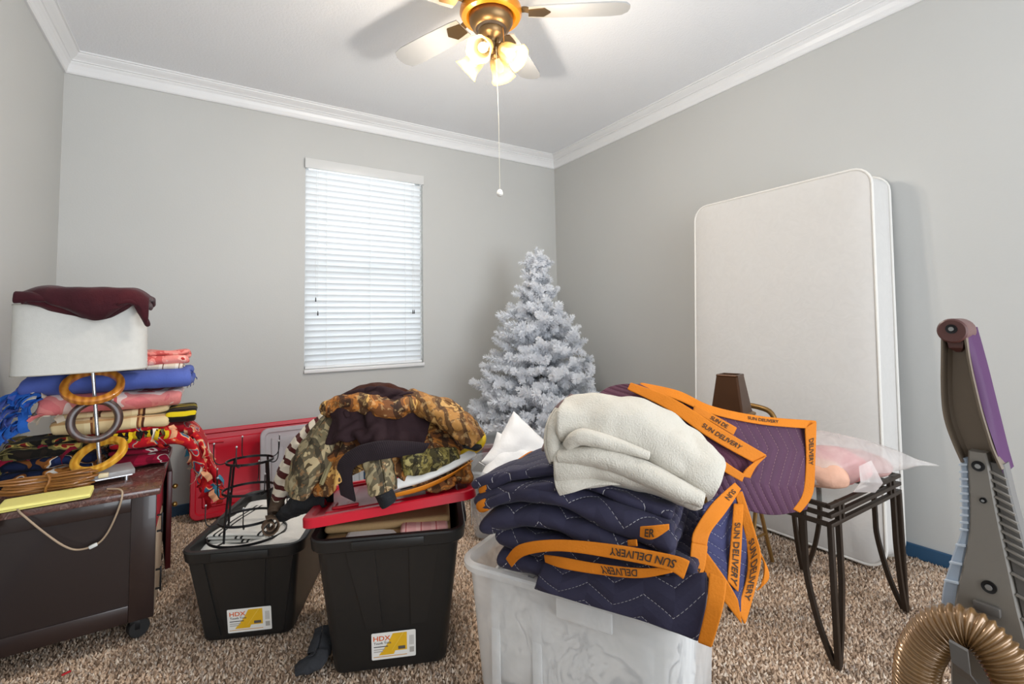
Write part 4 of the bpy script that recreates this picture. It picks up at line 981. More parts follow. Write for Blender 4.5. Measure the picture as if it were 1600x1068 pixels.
oj = thing('olive_jacket', 'olive camouflage jacket sleeve hanging off the left of the clothes heap', 'jacket', (.33, 1.82, .56))
sleeve('sleeve', [(.43, 1.82, .845), (.36, 1.79, .765), (.30, 1.775, .675), (.262, 1.79, .59)], (.058, .074, .076, .05), C_ol, oj, 8., .65)
sleeve('strap', [(.425, 1.755, .79), (.365, 1.715, .71), (.325, 1.70, .63)], (.009, .009, .007), pm('khaki_webbing', '8a7f5c', .9), oj, 3., .5, 8, .05)
sst = thing('striped_shirt', 'cream and maroon striped shirt hanging behind the olive sleeve', 'shirt', (.30, 1.99, .5))
sleeve('sleeve', [(.40, 1.95, .80), (.312, 1.98, .71), (.262, 1.985, .61), (.235, 2.0, .52)], (.05, .062, .056, .036), M_strp, sst, 11., .6)
sleeve('cuff', [(.235, 2.0, .522), (.228, 1.995, .492), (.222, 1.985, .472)], (.034, .032, .03), pm('brown_cuff', '4b3a2c', .9), sst, 2., .7)
hd = thing('plum_hoodie', 'dark plum brown jacket with a ribbed band, gathered at the front of the heap', 'jacket', (.48, 1.6, .58))
P, rest = flat_grid((.515, 1.66), .40, .30, RZ-.15, .90, 34, 26, .04, 12., .72); P = drape(P, 60, hf, rest, bend=.15, fr=.6, margin=.008); sheet('body', wrinkle(P, .008, 26, 5.), M_plum, hd, .008, 1); hf.stamp(P, .006)
P = spline_grid([[(0.383, 1.666, 0.597), (0.369, 1.656, 0.693), (0.408, 1.616, 0.753), (0.491, 1.560, 0.776), (0.636, 1.523, 0.754)], [(0.401, 1.644, 0.586), (0.385, 1.631, 0.688), (0.420, 1.593, 0.733), (0.497, 1.544, 0.750), (0.626, 1.521, 0.741)], [(0.420, 1.632, 0.575), (0.405, 1.619, 0.675), (0.436, 1.585, 0.710), (0.503, 1.545, 0.722), (0.616, 1.532, 0.726)]], 4, 8)
sheet('ribbed_band', wrinkle(P, .004, 20, 2.), M_rib, hd, .014, 1, label='ribbed knit band')
cs = thing('camo_shirt', 'tan camouflage sleeve with a black cuff laid over the lid front', 'shirt', (.48, 1.58, .58))
sleeve('sleeve', [(.482, 1.615, .735), (.482, 1.575, .672), (.489, 1.556, .612)], (.04, .046, .04), C_ol, cs, 15., .7)
sleeve('cuff', [(.489, 1.556, .618), (.497, 1.551, .592), (.504, 1.547, .578)], (.04, .037, .034), M_cuff, cs, 16., .7, 14, .08, 'black cuff')
ms = thing('moss_cloth', 'mossy green leafy camouflage cloth wedged at the right of the heap', 'cloth', (.64, 1.57, .63))
P = spline_grid([[(.53, 1.575, .735), (.60, 1.545, .735), (.67, 1.54, .728), (.75, 1.555, .715)], [(.545, 1.548, .70), (.60, 1.522, .70), (.67, 1.518, .692), (.745, 1.532, .684)], [(.555, 1.55, .655), (.60, 1.53, .657), (.67, 1.525, .66), (.73, 1.54, .668)]], 6, 7); sheet('body', wrinkle(P, .014, 34, 4.), C_moss, ms, .012, 1)
bg = thing('mailer_bag', 'white and orange plastic bag folded flat below the mossy cloth', 'bag', (.66, 1.60, .60))
P = spline_grid([[(.50, 1.575, .640), (.60, 1.545, .66), (.70, 1.53, .682), (.80, 1.535, .708)], [(.515, 1.555, .615), (.61, 1.525, .634), (.71, 1.51, .66), (.81, 1.52, .688)], [(.53, 1.62, .600), (.62, 1.58, .616), (.72, 1.565, .645), (.815, 1.57, .68)]], 5, 7); sheet('upper_side', P, pm('white_film', 'e2dfda', .35), bg, .004, 1)
P = spline_grid([[(.52, 1.548, .606), (.61, 1.52, .622), (.71, 1.512, .646), (.80, 1.525, .672)], [(.525, 1.56, .59), (.61, 1.535, .602), (.70, 1.53, .625), (.79, 1.545, .655)], [(.53, 1.63, .585), (.62, 1.60, .595), (.72, 1.59, .615), (.80, 1.59, .645)]], 5, 7); sheet('lower_side', P, pm('orange_film', 'd9831f', .35), bg, .004, 1)
yl = thing('yellow_jug', 'yellow plastic handle poking out at the right of the clothes heap', 'plastic handle', (.81, 1.55, .70))
part('grip', tube(smooth_path([(.775, 1.56, .68), (.80, 1.545, .70), (.832, 1.54, .722), (.845, 1.558, .742), (.825, 1.575, .755)], 5), [.02]*20+[.016], 10), pm('yellow_plastic', 'e8c21a', .35), yl, world=True)
bk = thing('black_cloth', 'black cloth crumpled between the red lid and the white bag', 'cloth', (.69, 1.60, .58))
P, rest = flat_grid((.70, 1.625), .26, .16, RZ, .62, 20, 14, .03, 20., .8); hf2 = HF(.3, 1.1, 1.3, 2., .012, .3); hf2.box((.607, 1.778), .565, .47, RZ, lambda u, v: .556+.105*u-.085*v); P = drape(P, 50, hf2, rest, bend=.1, margin=.01); sheet('body', P, M_cuff, bk, .008, 1)
rl = thing('black_jacket', 'black jacket bunched between the low tote and the red lid', 'jacket', (.31, 1.93, .4))
sleeve('sleeve', [(.25, 1.99, .455), (.285, 1.935, .50), (.33, 1.88, .52), (.38, 1.84, .53)], (.03, .05, .05, .04), M_cuff, rl, 22., .6, 14, .25)
rc = thing('rolled_belt', 'brown webbing belt rolled up beside the striped sleeve', 'belt', (.20, 1.97, .40)); part('coil', tube([(.20+.0012*k*math.cos(k*.5), 1.955, .44+.0012*k*math.sin(k*.5)) for k in range(6, 30)], 1, sec=[(-.0025, -.016), (.0025, -.016), (.0025, .016), (-.0025, .016)]), pm('brown_webbing', '5a4634', .8), rc, world=True)
# on the floor
sk = thing('black_sock', 'black sock crumpled on the carpet against the tall tote', 'sock', (.31, 1.76, .012))
sleeve('foot', [(.262, 1.765, .03), (.295, 1.76, .04), (.325, 1.755, .045), (.342, 1.77, .06)], (.018, .034, .038, .03), pm('charcoal_knit', '2a2b2f', .95, var=.15, bump=.5, bs=150), sk, 25., .55, 14, .2)
sleeve('leg', [(.335, 1.775, .05), (.352, 1.805, .075), (.362, 1.84, .09)], (.034, .034, .028), MATS['charcoal_knit'], sk, 26., .6, 14, .2)
single('red_scrap', xf(bx((0, 0, 0), (.026, .008, .005), .002), (-.375, 2.205, .018), (0, .1, .7)), pm('red_scrap_plastic', 'b5202a', .4), 'small red scrap lying on the carpet before the cabinet', 'scrap')

# ------------------------------------------------------------------ clear bins
M_bin = clear_plastic('milky_bin_plastic', 'fbfcfc', .6, .2, .45, 5.)
def clear_bin(label, loc, rz, bw, bd, rw, rd, H, mat, group=None, tabs=True):
    r_ = thing('clear_bin', label, 'storage bin', loc, rz, group); fl = .028
    ww = lambda z: bw+(rw-2*fl-bw)*z/H
    dd_ = lambda z: bd+(rd-2*fl-bd)*z/H
    def R(z, off=0., rr=.04): return [(x, y, z) for x, y in rrect(ww(z)+2*off, dd_(z)+2*off, max(.012, rr+off), 6)]
    part('body', loft([R(0, -.012), R(.005, -.003), R(.016), R(H*.33), R(H*.66), R(H-.03)], True, False), mat, r_)
    part('rim', loft([R(H-.03, 0), R(H-.026, fl-.006, .06), R(H-.022, fl, .06), R(H-.006, fl, .06), R(H, fl-.006, .06), R(H, .004, .05), R(H-.01, -.002), R(H-.03, -.002)], False, False), mat, r_)
    if tabs:
        part('latch_tab', bx((.06, -dd_(H-.05)/2-.016, H-.052), (.16, .012, .06), .004), mat, r_)
        for u in (-.24, -.1, .22): part('wall_rib', bx((u, -dd_(H*.45)/2-.001, H*.45), (.03, .004, H*.7), .0015), mat, r_)
    return r_
BZ = math.radians(-62.3); BC = (1.04, 1.19)
bin1 = clear_bin('milky clear plastic bin full of white cloth, below the moving blankets', (BC[0], BC[1], .012), BZ, .64, .35, .73, .485, .405, M_bin)
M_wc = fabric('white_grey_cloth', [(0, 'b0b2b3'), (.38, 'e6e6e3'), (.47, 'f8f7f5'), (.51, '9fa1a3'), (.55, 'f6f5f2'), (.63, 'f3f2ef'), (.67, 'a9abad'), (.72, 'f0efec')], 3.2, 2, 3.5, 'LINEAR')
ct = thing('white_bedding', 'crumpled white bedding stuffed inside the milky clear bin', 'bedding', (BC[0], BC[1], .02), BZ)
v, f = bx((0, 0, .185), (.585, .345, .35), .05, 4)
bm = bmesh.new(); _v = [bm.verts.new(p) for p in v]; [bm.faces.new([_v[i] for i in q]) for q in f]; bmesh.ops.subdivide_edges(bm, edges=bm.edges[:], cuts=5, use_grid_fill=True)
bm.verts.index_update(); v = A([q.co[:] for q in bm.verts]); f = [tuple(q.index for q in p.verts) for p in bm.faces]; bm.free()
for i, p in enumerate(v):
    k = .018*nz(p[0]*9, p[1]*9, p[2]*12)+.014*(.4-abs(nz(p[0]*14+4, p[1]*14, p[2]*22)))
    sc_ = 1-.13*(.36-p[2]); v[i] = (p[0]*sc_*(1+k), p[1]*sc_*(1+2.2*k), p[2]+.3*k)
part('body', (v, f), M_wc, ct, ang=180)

# ------------------------------------------------------------------ quilted moving blankets with orange binding
Q_navy = quilt('navy_quilt', '2d2b40', 'c9c6c8', .05, .04, .15, 1); Q_purp = quilt('purple_quilt', '523248', 'b28f8a', .036, .05, .2)
Q_plum = quilt('plum_quilt', '4e2438', '6e4450', .02, .0, .1)
M_bind = pm('orange_binding', 'cc7618', .7, var=.1, vs=14, bump=.3, bs=180, spec=.25); M_let = pm('black_lettering', '3a2a1c', .8, var=0)
def rib(parent, r0, r1, name='binding', n=5, thick=.005, txt=None, size=.022, at_=None, flip=False, off=.0045, up=False, repeat=1, gap=.16, toward=(0, 0, CAMH)):
    """orange tape between two rows of control points, with optional printed words"""
    P = spline_grid([r0, [tuple((A(a)+A(b))/2) for a, b in zip(r0, r1)], r1], 3, 6).transpose(1, 0, 2)
    o = sheet(name, P, M_bind, parent, thick, 1)
    # stitched hem line is relief; the words are print
    if txt:
        su = np.linalg.norm(np.diff(P, axis=0), axis=2).mean(1).sum(); sv = np.linalg.norm(np.diff(P, axis=1), axis=2).mean(0).sum()
        tv, tf = text_mesh(txt, size); L = tv[:, 0].max()-tv[:, 0].min()
        c0 = su*.5 if at_ is None else su*at_
        for k in range(repeat):
            g = tv.copy()
            if flip: g[:, 0] *= -1; g[:, 1] *= -1
            # does (u, v, normal) match the viewer side?
            i = len(P)//2; N_ = np.cross(P[i+1, 1]-P[i, 1], P[i, 2]-P[i, 1]); c = P[i, 1]; s = 1 if N_ @ (A(toward)-c) > 0 else -1
            if s < 0: g[:, 1] *= -1
            q = A([(c0+(k-(repeat-1)/2)*(L+gap)+x, sv/2+y, 0) for x, y, _ in g])
            m = (q[:, 0] > 0) & (q[:, 0] < su)
            tf2 = [p for p in tf if all(m[j] for j in p)]
            if not tf2: continue
            lv, lf = surf_map(P, (q, tf2), off, flip=s < 0); part('lettering', (lv, lf), M_let, o, world=True, smooth=False)
    return o, P
def inb(P): return place(P, (BC[0], BC[1], 0), BZ)
def slope(P, k, x0=0.): Q = P.copy(); Q[..., 2] -= k*np.maximum(0, P[..., 0]-x0); return Q
G2 = 'moving blankets heaped on the clear bin'
# lower blanket
lb = thing('moving_blanket', 'navy quilted moving blanket lying directly on the clear bin rim', 'moving blanket', (BC[0], BC[1], .42), BZ, G2)
P, uv = fold_grid(.42, 4, .034, .56, 41, wob=.02, zz=.02, lwob=.03); P[..., 0] += .075; P[..., 1] -= .225; P[..., 2] += .437
P = inb(wrinkle(P, .008, 11, 2.)); sheet('body', P, Q_navy, lb, .03, 1, uv=uv)
P = spline_grid([[(0.808, 1.126, 0.475), (0.868, 0.980, 0.504), (0.933, 0.844, 0.523), (0.992, 0.733, 0.563)], [(0.780, 1.119, 0.443), (0.853, 0.965, 0.463), (0.913, 0.829, 0.476), (0.971, 0.720, 0.515)], [(0.774, 1.126, 0.420), (0.841, 0.966, 0.426), (0.901, 0.830, 0.432), (0.953, 0.733, 0.421)]], 7, 8)
sheet('front_flap', wrinkle(P, .005, 14, 5.), Q_navy, lb, .018, 1)
rib(lb, [(0.986, 0.723, 0.569), (0.958, 0.712, 0.516), (0.939, 0.726, 0.428)], [(1.004, 0.690, 0.561), (0.974, 0.682, 0.511), (0.953, 0.700, 0.425)])
# folded orange edges between the two blankets
rib(lb, [(0.732, 1.207, 0.478), (0.744, 1.151, 0.535), (0.794, 1.045, 0.574), (0.867, 0.906, 0.594), (0.936, 0.786, 0.597), (0.959, 0.753, 0.589)], [(0.741, 1.189, 0.458), (0.748, 1.132, 0.510), (0.791, 1.029, 0.550), (0.860, 0.899, 0.563), (0.921, 0.793, 0.564), (0.943, 0.761, 0.548)], txt='SUN DELIVERY', size=.024, at_=.80, flip=True)
rib(lb, [(0.786, 1.094, 0.518), (0.802, 1.041, 0.529), (0.843, 0.952, 0.537), (0.896, 0.850, 0.551), (0.932, 0.783, 0.573)], [(0.787, 1.091, 0.499), (0.798, 1.026, 0.505), (0.844, 0.930, 0.516), (0.888, 0.844, 0.532), (0.929, 0.778, 0.561)], txt='DELIVERY', size=.022, at_=.62, flip=True)
# upper blanket
ub = thing('moving_blanket', 'thick navy quilted moving blanket folded under the white towel', 'moving blanket', (BC[0], BC[1], .57), BZ, G2)
P, uv = fold_grid(.43, 5, .033, .55, 42, wob=.018, zz=.015, lwob=.05); P[..., 0] += .025; P[..., 1] -= .235
P = slope(P, .22, .0); P = bend_down(P, .02, .42, -1); P[..., 2] += .585
P = inb(wrinkle(P, .007, 11, 7.)); sheet('body', P, Q_navy, ub, .03, 1, uv=uv)
_ly = P.shape[0]
for a, b in ((.80, .93),):
    i0, i1 = int(_ly*a), int(_ly*b); Q = P[i0:i1, :2].copy(); Q[:, 0] += (Q[:, 0]-Q[:, 1])*.5
    sheet('binding', Q, M_bind, ub, .038, 1)
# ends of two layers poking out to the left with orange tips
for k, (pa, pb, pc) in enumerate((((0.714, 1.306, 0.640), (0.756, 1.204, 0.704), (0.832, 1.059, 0.743)), ((0.698, 1.293, 0.600), (0.743, 1.185, 0.658), (0.818, 1.043, 0.712)))):
    up_ = A((0, 0, 1)); bk_ = A((.885, .465, 0))
    rows = [[A(pa)+bk_*.0, A(pb)+bk_*.0, A(pc)], [A(pa)+bk_*.1+up_*.012, A(pb)+bk_*.1+up_*.012, A(pc)+bk_*.1+up_*.01], [A(pa)+bk_*.2+up_*.01, A(pb)+bk_*.2+up_*.01, A(pc)+bk_*.2]]
    Pl = spline_grid(rows, 5, 6); sheet('layer_end', wrinkle(Pl, .004, 12, k), Q_navy, ub, .03, 1)
    tip = Pl[:, :3].copy(); tip[:, 0] += (Pl[:, 0]-Pl[:, 2])*.75
    sheet('binding', tip, M_bind, ub, .037, 1)
rib(ub, [(0.902, 0.851, 0.648), (0.914, 0.817, 0.659), (0.938, 0.792, 0.665)], [(0.901, 0.852, 0.623), (0.912, 0.821, 0.625), (0.938, 0.792, 0.653)], txt='ER', size=.022, at_=.35)
rib(ub, [(0.898, 0.891, 0.602), (0.905, 0.866, 0.611)], [(0.898, 0.890, 0.588), (0.906, 0.865, 0.594)])
# corner hanging at the right end
fl_ = thing('moving_blanket', 'blue quilted moving blanket corner hanging off the right end of the bin', 'moving blanket', (1.2, .85, .45), 0, G2)
P = spline_grid([[(1.144, 0.850, 0.645), (1.246, 0.856, 0.660), (1.330, 0.851, 0.650)], [(1.102, 0.824, 0.564), (1.196, 0.813, 0.544), (1.296, 0.808, 0.546)], [(1.113, 0.797, 0.504), (1.181, 0.792, 0.474), (1.277, 0.790, 0.472)], [(1.162, 0.773, 0.399), (1.175, 0.771, 0.391), (1.201, 0.773, 0.387)]], 6, 6)
sheet('body', wrinkle(P, .006, 16, 3.), quilt('blue_quilt', '34355a', 'a9a9b8', .03, .03, .1, 1), fl_, .014, 1)
rib(fl_, [(1.292, 0.849, 0.680), (1.174, 0.843, 0.647), (1.082, 0.834, 0.601), (1.064, 0.830, 0.571)], [(1.307, 0.840, 0.661), (1.207, 0.824, 0.622), (1.119, 0.811, 0.594), (1.097, 0.809, 0.558)], txt='SUN', size=.024, at_=.2)
rib(fl_, [(1.059, 0.826, 0.580), (1.039, 0.819, 0.535), (1.027, 0.816, 0.508)], [(1.096, 0.804, 0.570), (1.073, 0.797, 0.528), (1.054, 0.800, 0.494)], txt='RY', size=.024, at_=.85)
rib(fl_, [(1.257, 0.833, 0.633), (1.177, 0.795, 0.556), (1.139, 0.783, 0.477)], [(1.281, 0.818, 0.632), (1.202, 0.778, 0.555), (1.164, 0.769, 0.447)], txt='SUN DELIVERY', size=.023, at_=.62)
rib(fl_, [(1.283, 0.845, 0.652), (1.259, 0.803, 0.545), (1.225, 0.782, 0.473), (1.156, 0.771, 0.407)], [(1.301, 0.833, 0.659), (1.280, 0.787, 0.566), (1.256, 0.760, 0.498), (1.175, 0.762, 0.366)], txt='SUN DELIVERY', size=.023, at_=.62)
rib(fl_, [(1.089, 0.803, 0.556), (1.120, 0.770, 0.491), (1.144, 0.758, 0.442)], [(1.073, 0.815, 0.527), (1.100, 0.785, 0.462), (1.155, 0.756, 0.377)])
rib(fl_, [(1.325, 0.816, 0.510), (1.337, 0.800, 0.460), (1.323, 0.802, 0.397)], [(1.331, 0.813, 0.495), (1.350, 0.794, 0.424), (1.311, 0.810, 0.390)])
# purple blanket spread from the stack to the side table
pb_ = thing('moving_blanket', 'purple zigzag quilted moving blanket spread between the stack and the side table', 'moving blanket', (1.5, .98, .55), 0, G2)
rows = [[(1.252, 1.334, 0.893), (1.317, 1.221, 0.913), (1.384, 1.108, 0.892), (1.461, 1.015, 0.844), (1.599, 0.941, 0.807), (1.779, 0.864, 0.782)],
        [(1.207, 1.272, 0.836), (1.276, 1.158, 0.823), (1.337, 1.050, 0.801), (1.426, 0.972, 0.751), (1.561, 0.913, 0.712), (1.745, 0.857, 0.680)],
        [(1.189, 1.240, 0.777), (1.249, 1.111, 0.729), (1.313, 1.012, 0.709), (1.418, 0.949, 0.646), (1.552, 0.903, 0.592), (1.732, 0.861, 0.579)],
        [(1.199, 1.238, 0.710), (1.268, 1.104, 0.644), (1.341, 1.013, 0.603), (1.446, 0.950, 0.550), (1.572, 0.908, 0.509), (1.713, 0.878, 0.510)]]
P = wrinkle(spline_grid(rows, 7, 7), .006, 9, 1.); sheet('body', P, Q_purp, pb_, .03, 1)
rib(pb_, [(1.301, 1.205, 0.931), (1.367, 1.094, 0.908), (1.428, 1.011, 0.861), (1.579, 0.929, 0.822), (1.768, 0.846, 0.797)], [(1.286, 1.192, 0.914), (1.335, 1.080, 0.883), (1.407, 1.002, 0.839), (1.560, 0.919, 0.798), (1.744, 0.840, 0.773)], txt='SUN DELIVERY', size=.017, at_=.68)
rib(pb_, [(1.707, 0.856, 0.779), (1.697, 0.853, 0.671), (1.679, 0.860, 0.569), (1.641, 0.875, 0.520)], [(1.747, 0.836, 0.801), (1.724, 0.836, 0.671), (1.708, 0.842, 0.564), (1.662, 0.863, 0.507)], txt='DELIVERY', size=.02, at_=.3)
rows = [[(1.050, 1.278, 0.831), (1.206, 1.268, 0.913), (1.271, 1.177, 0.930)], [(1.105, 1.196, 0.816), (1.244, 1.127, 0.873), (1.309, 1.050, 0.868)], [(1.166, 1.088, 0.786), (1.269, 1.021, 0.804), (1.354, 0.956, 0.788)], [(1.237, 0.976, 0.720), (1.349, 0.922, 0.729), (1.433, 0.870, 0.708)], [(1.286, 0.925, 0.667), (1.360, 0.889, 0.681), (1.398, 0.871, 0.669)]]
pm2 = thing('moving_blanket', 'plum quilted moving blanket folded behind the white towel', 'moving blanket', (1.3, 1.05, .7), 0, G2)
P = wrinkle(spline_grid(rows, 6, 7), .005, 11, 4.); sheet('body', P, Q_plum, pm2, .024, 1)
rib(pm2, [(1.228, 1.181, 0.940), (1.282, 1.048, 0.896), (1.348, 0.934, 0.817), (1.439, 0.834, 0.736)], [(1.211, 1.181, 0.917), (1.257, 1.049, 0.862), (1.312, 0.942, 0.785), (1.399, 0.850, 0.714)], txt='SUN DELIVERY', size=.019, at_=.72)
rib(pm2, [(1.434, 0.831, 0.737), (1.397, 0.845, 0.708), (1.377, 0.855, 0.674)], [(1.399, 0.849, 0.722), (1.367, 0.859, 0.703), (1.349, 0.866, 0.682)])
rib(pm2, [(1.287, 0.934, 0.778), (1.313, 0.898, 0.729), (1.359, 0.859, 0.687)], [(1.274, 0.938, 0.757), (1.296, 0.904, 0.708), (1.348, 0.862, 0.666)], txt='SUN', size=.015, at_=.4)
rib(pm2, [(1.323, 0.999, 0.878), (1.376, 0.956, 0.841), (1.427, 0.921, 0.805)], [(1.314, 1.000, 0.858), (1.358, 0.963, 0.823), (1.412, 0.926, 0.782)], txt='SUN DE', size=.017, at_=.6)
mc = thing('maroon_cloth', 'dark maroon cloth peeking out behind the left end of the white towel', 'cloth', (1.13, 1.35, .76))
P = spline_grid([[(0.954, 1.323, 0.719), (0.983, 1.324, 0.785), (1.009, 1.326, 0.850), (1.075, 1.305, 0.899)], [(0.943, 1.258, 0.729), (0.971, 1.259, 0.792), (1.004, 1.258, 0.856), (1.054, 1.247, 0.894)], [(0.981, 1.247, 0.711), (1.003, 1.240, 0.781), (1.033, 1.241, 0.828), (1.091, 1.226, 0.855)]], 5, 6); sheet('body', wrinkle(P, .006, 18, 2.), pm('maroon_plush', '4a1d1c', .9, var=.15, sheen=.3), mc, .018, 1)
# white towel
M_plush = pm('white_plush', 'c8c2b6', .95, var=.06, bump=.6, bs=230, bd=.005, spec=.12, sheen=.1)
tw_ = thing('white_towel', 'thick white towel folded on top of the moving blankets', 'towel', (1.0, 1.12, .76))
def roll(name, rows, thick, seed, nu=6, nv=8, amp=.008): sheet(name, wrinkle(spline_grid(rows, nu, nv), amp, 13, seed), M_plush, tw_, thick, 1)
roll('top_fold', [[(0.955, 1.147, 0.843), (1.046, 1.075, 0.882), (1.121, 0.993, 0.866), (1.174, 0.892, 0.803), (1.193, 0.836, 0.742)],
      [(0.904, 1.128, 0.912), (0.993, 1.046, 0.925), (1.081, 0.956, 0.898), (1.139, 0.864, 0.835), (1.162, 0.807, 0.768)],
      [(0.846, 1.094, 0.901), (0.940, 1.004, 0.903), (1.019, 0.915, 0.869), (1.080, 0.821, 0.806), (1.118, 0.770, 0.763)],
      [(0.822, 1.077, 0.857), (0.913, 0.989, 0.853), (0.989, 0.901, 0.820), (1.043, 0.805, 0.762), (1.088, 0.761, 0.736)],
      [(0.835, 1.082, 0.830), (0.924, 1.002, 0.822), (0.998, 0.915, 0.790), (1.051, 0.820, 0.735), (1.089, 0.774, 0.719)],
      [(0.897, 1.138, 0.822), (0.988, 1.058, 0.798), (1.060, 0.967, 0.766), (1.111, 0.879, 0.712), (1.145, 0.835, 0.696)]], .03, 1., amp=.014)
roll('lower_fold', [[(0.938, 1.115, 0.775), (1.005, 1.038, 0.759), (1.068, 0.952, 0.736), (1.117, 0.865, 0.689)],
      [(0.860, 1.092, 0.810), (0.946, 1.002, 0.794), (1.013, 0.914, 0.765), (1.073, 0.820, 0.710)],
      [(0.817, 1.079, 0.791), (0.904, 0.983, 0.777), (0.975, 0.892, 0.750), (1.048, 0.789, 0.703)],
      [(0.809, 1.069, 0.744), (0.886, 0.978, 0.753), (0.957, 0.887, 0.735), (1.048, 0.778, 0.689)],
      [(0.824, 1.074, 0.711), (0.897, 1.002, 0.730), (0.969, 0.909, 0.720), (1.052, 0.800, 0.680)],
      [(0.903, 1.120, 0.691), (0.968, 1.055, 0.692), (1.038, 0.963, 0.679), (1.109, 0.861, 0.649)]], .026, 3.)
roll('hanging_edge', [[(0.821, 1.086, 0.733), (0.847, 1.051, 0.742), (0.911, 0.993, 0.733), (0.970, 0.944, 0.721)], [(0.806, 1.062, 0.707), (0.832, 1.027, 0.715), (0.887, 0.980, 0.719), (0.948, 0.935, 0.724)], [(0.815, 1.052, 0.683), (0.832, 1.023, 0.695), (0.876, 0.981, 0.712), (0.944, 0.935, 0.718)]], .018, 5., amp=.004)
sleeve('rolled_edge', [(0.826, 1.068, 0.778), (0.885, 0.988, 0.789), (0.957, 0.897, 0.760), (1.008, 0.819, 0.724), (1.041, 0.770, 0.704)], (.024, .032, .034, .03, .018), M_plush, tw_, 31., .8, 18, .07)
sleeve('inner_roll', [(0.843, 1.049, 0.810), (0.859, 1.013, 0.839), (0.914, 0.955, 0.825), (0.981, 0.884, 0.797)], (.018, .026, .022, .01), M_plush, tw_, 33., .8, 16, .08)
sleeve('end_roll', [(0.864, 1.106, 0.897), (0.840, 1.107, 0.853), (0.826, 1.096, 0.800), (0.821, 1.078, 0.763)], (.016, .026, .026, .018), M_plush, tw_, 35., .8, 16, .08)

# ------------------------------------------------------------------ iron side table
M_iron = pm('bronze_iron', '33281f', .5, metal=.4, var=.15, bump=.15, bs=200, bd=.001)
tb = thing('side_table', 'dark bronze wrought iron side table with slatted rails', 'side table', (2.02, 1.0, .012))
hx, hy, TZ = .275, .19, .522
bw_ = .016
for z in (TZ-.008, TZ-.038, TZ-.068):
    for s in (-1, 1):
        part('rail', bx((0, s*hy, z), (2*hx+bw_, bw_, .014), .002), M_iron, tb); part('rail', bx((s*hx, 0, z), (bw_, 2*hy-bw_, .014), .002), M_iron, tb)
part('glass_top', bx((0, 0, TZ-.004), (2*hx-bw_-.002, 2*hy-bw_-.002, .005), .001), clear_plastic('table_glass', 'b9c4c4', .12, .03), tb)
for sx in (-1, 1):
    for sy in (-1, 1):
        cx_, cy_ = sx*hx, sy*hy
        part('leg', bx((cx_, cy_, (TZ-.07)/2), (.017, .017, TZ-.07), .003), M_iron, tb)
        for dx, dy in ((-sx*.055, 0), (0, -sy*.085)):
            part('leg_bar', tube(smooth_path([(cx_+dx, cy_+dy, TZ), (cx_+dx, cy_+dy, .34), (cx_+dx*.96, cy_+dy*.96, .25), (cx_+dx*.6, cy_+dy*.6, .11), (cx_+dx*.12, cy_+dy*.12, .006)], 5), 1, sec=[(-.0075, -.0075), (.0075, -.0075), (.0075, .0075), (-.0075, .0075)]), M_iron, tb)
        for dx, dy in ((-sx*.055, 0), (-sx*.085, 0)):
            part('spacer', bx((cx_+dx, cy_, TZ-.038), (.012, .013, .06), .001), M_iron, tb)
# frosted bag of pink things on the table
M_bag = clear_plastic('frosted_bag', 'ece7e4', .42, .16, .5, 8.)
bagt = thing('plastic_bag', 'frosted clear plastic bag of pink things on the iron table', 'bag', (2.05, .97, .535))
def bag_ring(c, ax, ry, rz_, n=20, seed=0.):
    a_ = []
    for k in range(n):
        t_ = 2*PI*k/n; w_ = 1+.12*nz(c[0]*12+seed, math.cos(t_)*2, math.sin(t_)*2)+.08*nz(c[0]*30, math.cos(t_)*4, math.sin(t_)*4+seed)
        cz = math.sin(t_); cy = math.copysign(abs(math.cos(t_))**.8, math.cos(t_)); a_.append((c[0]+ax*cy*ry*.3, c[1]+cy*ry*w_, c[2]+rz_*(cz if cz > 0 else cz*.9)*w_))
    return a_
st_ = [((1.79, .98, .575), .09, .02), ((1.83, .965, .60), .13, .058), ((1.90, .95, .618), .16, .084), ((1.98, .935, .625), .165, .094), ((2.06, .92, .62), .16, .086), ((2.13, .90, .612), .15, .07), ((2.19, .86, .608), .13, .047), ((2.235, .82, .604), .11, .02), ((2.27, .77, .60), .10, .005)]
rings = [bag_ring(c, 0, ry, rz_, seed=3.) for c, ry, rz_ in [(st_[0][0], st_[0][1], st_[0][2])]+st_[1:]]
part('film', loft(rings), M_bag, bagt, world=True, ang=50)
part('corner_fold', loft([[(1.87, .768, .645), (1.94, .758, .655), (1.94, .758, .652), (1.87, .768, .642)], [(1.85, .758, .60), (1.985, .745, .575), (1.985, .745, .572), (1.85, .758, .597)], [(1.87, .79, .556), (1.96, .76, .545), (1.96, .76, .542), (1.87, .79, .553)]]), M_bag, bagt, world=True)
for (c, r_, col, nm) in (((1.975, .905, .60), (.115, .12, .058), 'c98080', 'salmon pink folded garment inside the plastic bag'), ((2.11, .875, .594), (.085, .105, .048), 'b58f8a', 'dusty rose folded garment inside the plastic bag beside the salmon one'), ((1.862, .915, .596), (.062, .115, .05), 'd3a48c', 'peach coloured folded garment inside the plastic bag next to the purple blanket')):
    g = sphere((0, 0, 0), 1, 26); v = g[0]*A(r_); v = A([p*(1+.22*nz(*(p*13+c[0]*9))+.12*(.4-abs(nz(*(p*30+c[0]))))) for p in v])+A(c)
    single('folded_garment', (v, g[1]), pm('pouch_'+col, col, .8, var=.12, bump=.4, bs=30, bd=.01), nm, 'garment', 'garments in the plastic bag', ang=180)

